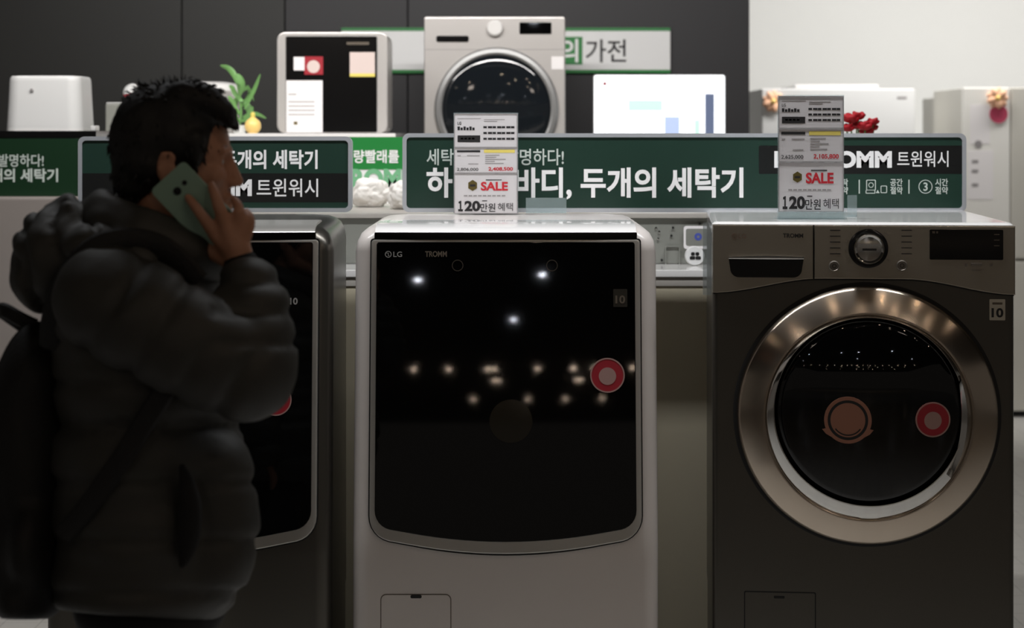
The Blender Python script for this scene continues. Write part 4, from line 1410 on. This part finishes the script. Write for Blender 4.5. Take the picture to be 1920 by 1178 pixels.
for i in range(46):                                     # loose strands standing up on the crown
    x = rnd.uniform(258, 352)
    p0 = Q(x, 168 if x > 290 else 176, rnd.uniform(-45, 45))
    top = Q(x + rnd.uniform(-18, 4), rnd.uniform(137, 152) if x > 300 else rnd.uniform(145, 160), rnd.uniform(-50, 50))
    tube(hb, [p0, p0.lerp(top, .6), top], [.0022, .0014, .0003], 4)
link('hair', hb, M['hair'], man, 180)

# --- jacket
def puff(seams, width, amt, axis=1):
    def fn(co):
        q = unq(co)
        y = q[axis]
        d = min(abs(y - s) for s in seams)
        v = amt * (1 - math.exp(-(d / width) ** 2)) - amt * .7
        v += .005 * noise.noise(co * 7) + .0015 * noise.noise(Vector((co.x * 22, co.y * 22, co.z * 40)))
        return v
    return fn


bm = new_bm()
ell(bm, (262, 600, 0), 168, 150, 235)
ell(bm, (285, 700, 0), 182, 170, 240)
ell(bm, (278, 850, 0), 180, 180, 238)
ell(bm, (288, 965, 0), 190, 180, 240)
ell(bm, (280, 1060, 0), 188, 130, 236)
cap(bm, [(235, 560, -160), (235, 560, 160)], 92)
cap(bm, [(395, 880, -100), (405, 990, -100), (395, 1060, -100)], 78)
cap(bm, [(395, 880, 100), (405, 990, 100), (395, 1060, 100)], 78)
me = blob(bm, .011, 10, .5)
for v in me.vertices:                                    # straight hem
    x, y, d = unq(v.co)
    hem = 1140 + (x - 110) * .07
    if y > hem: v.co = Q(x, hem + (y - hem) * .04, d)
push(me, puff((640, 719, 800, 905, 1015, 1112), 11, .009))
jk = link('jacket', me, M['jacket'], man, 180)
# sleeves
bm = new_bm()
cap(bm, [(200, 560, -180), (285, 605, -228), (372, 660, -240), (458, 700, -212)], [98, 98, 94, 90])
cap(bm, [(462, 700, -206), (470, 640, -178), (472, 570, -150), (466, 545, -140)], [90, 82, 70, 62])
me = blob(bm, .010, 8, .5)
def sleeve_fn(co):
    x, y, d = unq(co)
    a = (x - 200) * .83 + (y - 560) * .55                # along the upper arm
    if y < 655 and x > 395:
        s = min(abs(y - q) for q in (528, 585, 645))
        w_ = 12
    else:
        s = min(abs(a - q) for q in (20, 110, 205, 290))
        w_ = 14
    return .008 * (1 - math.exp(-(s / w_) ** 2)) - .006 + .006 * noise.noise(co * 7) + .002 * noise.noise(co * 22)
push(me, sleeve_fn)
sl = link('sleeve', me, M['jacket'], jk, 180)
bm = new_bm()
cap(bm, [(458, 540, -130), (455, 512, -118), (452, 497, -113)], [44, 38, 34], 20)
link('cuff', blob(bm, .006, 4), M['knit'], jk, 180, None)['label'] = 'black knit cuff'
bm = new_bm()
cap(bm, [(262, 560, 175), (245, 690, 232), (262, 850, 240), (292, 985, 222)], [94, 90, 84, 66])
me = blob(bm, .011, 8, .5)
push(me, puff((600, 700, 790, 880, 960), 14, .011))
link('sleeve', me, M['jacket'], jk, 180)
# collar: a thick raised ring round the neck, higher at the back
bm = new_bm()
ring = []
for i in range(33):
    a = 2 * PI * i / 32
    x = 286 + 104 * math.cos(a)
    ring.append((x, 418 + (x - 190) * .36, 112 * math.sin(a)))
cap(bm, ring, 46)
ring2 = []
for i in range(33):
    a = 2 * PI * i / 32
    x = 282 + 92 * math.cos(a)
    ring2.append((x, 380 + (x - 190) * .44, 104 * math.sin(a)))
cap(bm, ring2, 27)
cap(bm, [(250, 490, -110), (250, 490, 110)], 80)
me = blob(bm, .008, 8, .5)
push(me, lambda co: .005 * noise.noise(co * 14) + .003 * noise.noise(co * 30))
link('collar', me, M['jacket'], jk, 180)
# hood hanging behind the neck
bm = new_bm()
ell(bm, (118, 478, 0), 92, 100, 150, -12)
ell(bm, (150, 440, 0), 58, 72, 140, 20)
ell(bm, (82, 520, 0), 58, 66, 120)
cap(bm, [(132, 392, -70), (128, 384, 0), (132, 392, 70)], 24)
cap(bm, [(170, 470, -120), (260, 500, -150)], [60, 46])
cap(bm, [(170, 470, 120), (260, 500, 150)], [60, 46])
me = blob(bm, .009, 6, .5)
def hood_fn(co):
    v = .008 * noise.noise(co * 10 + Vector((3, 0, 0))) + .004 * noise.noise(co * 28)
    f = noise.noise(Vector((co.x * 16 + co.z * 9, co.y * 7, co.z * 6 - co.x * 8)))
    return v - .012 * math.exp(-(f / .10) ** 2)
push(me, hood_fn)
link('hood', me, M['jacket'], jk, 180)
# pocket opening on the near side and front placket
def on_side(x, y, cxx=285, rx=192, ry=240, lift=10):
    u = max(-.98, min(.98, (x - cxx) / rx))
    return Q(x, y, -(ry * math.sqrt(1 - u * u) + lift))
path = [(340, 872), (350, 905), (356, 950), (354, 1000), (348, 1040), (340, 1064)]
link('pocket', tube(new_bm(), smooth_path([on_side(x, y, lift=-2) for x, y in path], 4), [.004] + [.016 * math.sin(PI * i / 20) + .003 for i in range(1, 20)] + [.004], 10), M['knit'], jk, 180)['label'] = 'dark open side pocket'

# --- trousers and shoes
bm = new_bm()
ell(bm, (285, 1130, 0), 148, 90, 190)
for s in (-1, 1):
    cap(bm, [(285, 1150, s * 92), (300, 1560, s * 95), (278, FOOT - 75, s * 98)], [108, 80, 62])
me = blob(bm, .012, 6)
push(me, lambda co: .006 * noise.noise(co * 9))
link('trousers', me, M['trousers'], man, 180)
for s in (-1, 1):
    bm = new_bm()
    cap(bm, [(262, FOOT - 52, s * 97), (330, FOOT - 44, s * 106), (400, FOOT - 34, s * 112)], [48, 44, 34])
    me = blob(bm, .007, 4)
    for v in me.vertices: v.co.z = max(v.co.z, .002)
    link('shoe', me, M['black_plastic'], man, 180)

# --- the telephone
u = (Q(402, 483, -84) - Q(285, 360, -102)).normalized()
wv = (Q(345, 303, -102) - Q(285, 360, -102))
wv = (wv - u * wv.dot(u)).normalized()
nv = wv.cross(u)                          # out of the back of the telephone
if nv.y > 0: nv = -nv
c0 = Q(373, 393, -97)
Mp = Matrix(((wv.x, -nv.x, -u.x, c0.x), (wv.y, -nv.y, -u.y, c0.y), (wv.z, -nv.z, -u.z, c0.z), (0, 0, 0, 1)))
t = Thing('smartphone', 'mint green smartphone held against the ear of the man', 'phone', c0)
hwp, hlp = .0365, .0745
bd = t.part('phone_body', slab(new_bm(), rr(-hwp, hwp, -hlp, hlp, .009), -.0042, .0042, .0015, Mp), M['phone'])
t.part('screen', slab(new_bm(), rr(-hwp + .002, hwp - .002, -hlp + .002, hlp - .002, .008), .0040, .0046, 0, Mp), M['black_glass'])
t.part('camera_lens', lathe_y(new_bm(), [(.0065, -.0035), (.0065, -.0058), (.005, -.0062), (0, -.0056)], -.004, .045, 24, 0, 360, Mp), M['black_gloss'], bd)
t.part('camera_lens', lathe_y(new_bm(), [(.0042, -.0035), (.0042, -.0052), (0, -.005)], .0135, .047, 20, 0, 360, Mp), M['black_gloss'], bd)

# --- backpack
t = Thing('backpack', 'black backpack worn on the back of the man at the left edge', 'backpack', Q(70, 1160, 0))
bm = new_bm()
ell(bm, (72, 860, 0), 100, 262, 150)
ell(bm, (60, 1010, 0), 112, 155, 152)
ell(bm, (92, 1005, 0), 62, 125, 214)
ell(bm, (70, 1090, 0), 60, 75, 200)
ell(bm, (85, 720, 0), 74, 110, 130)
ell(bm, (5, 960, 0), 80, 180, 120)
me = blob(bm, .011, 8)
for v in me.vertices:
    x, y, d = unq(v.co)
    if y > 1160: v.co = Q(x, 1160 + (y - 1160) * .1, d)
push(me, lambda co: .006 * noise.noise(co * 8))
t.part('pack_body', me, M['pack'], smooth=180)
t.part('grab_loop', tube(new_bm(), smooth_path([Q(66, 612, -8), Q(40, 600, -10), Q(12, 584, -6), Q(4, 582, 8), Q(14, 590, 18), Q(60, 622, 14)], 5), .0125, 8, ((0, 1, 0), .5)), M['pack'])
for s in (-1, 1):
    t.part('shoulder_strap', tube(new_bm(), smooth_path([Q(96, 650, s * 130), Q(98, 610, s * 150), Q(112, 556, s * 172), Q(143, 500, s * 182), Q(188, 462, s * 182), Q(245, 452, s * 172), Q(310, 470, s * 160), Q(370, 530, s * 150)], 6), .021, 10, ((.2, 1, 0), .45)), M['pack'])
    t.part('lower_strap', tube(new_bm(), smooth_path([Q(330, 700, s * 243), Q(285, 770, s * 251), Q(225, 865, s * 248), Q(165, 950, s * 228), Q(118, 1005, s * 205)], 6), .0165, 10, ((0, 1, 0), .4)), M['pack'])

# ------------------------------------------------------------------ lamps of the hall behind the photographer
for x in (-7.2, -6.1, -5.0, -4.0, -3.1, -2.2, -1.55, -1.0, -.38, -.27, .4, .97, 1.3, 1.9, 2.8, 3.6, 4.7, 5.6, 6.8):
    downlight(x, -20.6)
for x in (-4.6, -2.6, -.3, -.22, 1.1, 1.17, 2.3, 4.2, 6.0):
    downlight(x, -22.9, r=.028)
for x in (-5.5, -3.3, -.75, .31, 1.04, 1.75, 3.4, 5.2):
    downlight(x, -27.5, r=.034, label='dim distant downlight at the far end of the hall ceiling', group='distant downlights')
for x, y in ((0.02, -13.6), (-5.2, -13.4), (5.0, -13.8), (.3, -9.6), (-.95, -9.9), (2.6, -9.2), (-3.4, -9.4), (-6.2, -9.5), (6.4, -9.7)):
    downlight(x, y, True, .036, 'small round cool downlight in the ceiling of the dim hall', 'cool downlights of the dim hall')
for x, y in ((-2.6, 1.2), (-1.5, .4), (.1, 1.9), (.75, .6), (1.25, 2.2), (1.6, 1.1), (2.1, 2.6), (2.7, .9), (3.5, 2.0), (.5, -1.4), (1.7, -1.0), (3.0, -1.2)):
    downlight(x, y, False, .026, 'tiny warm spot lamp in the ceiling over the aisle before the washers', 'spot lamps over the aisle')
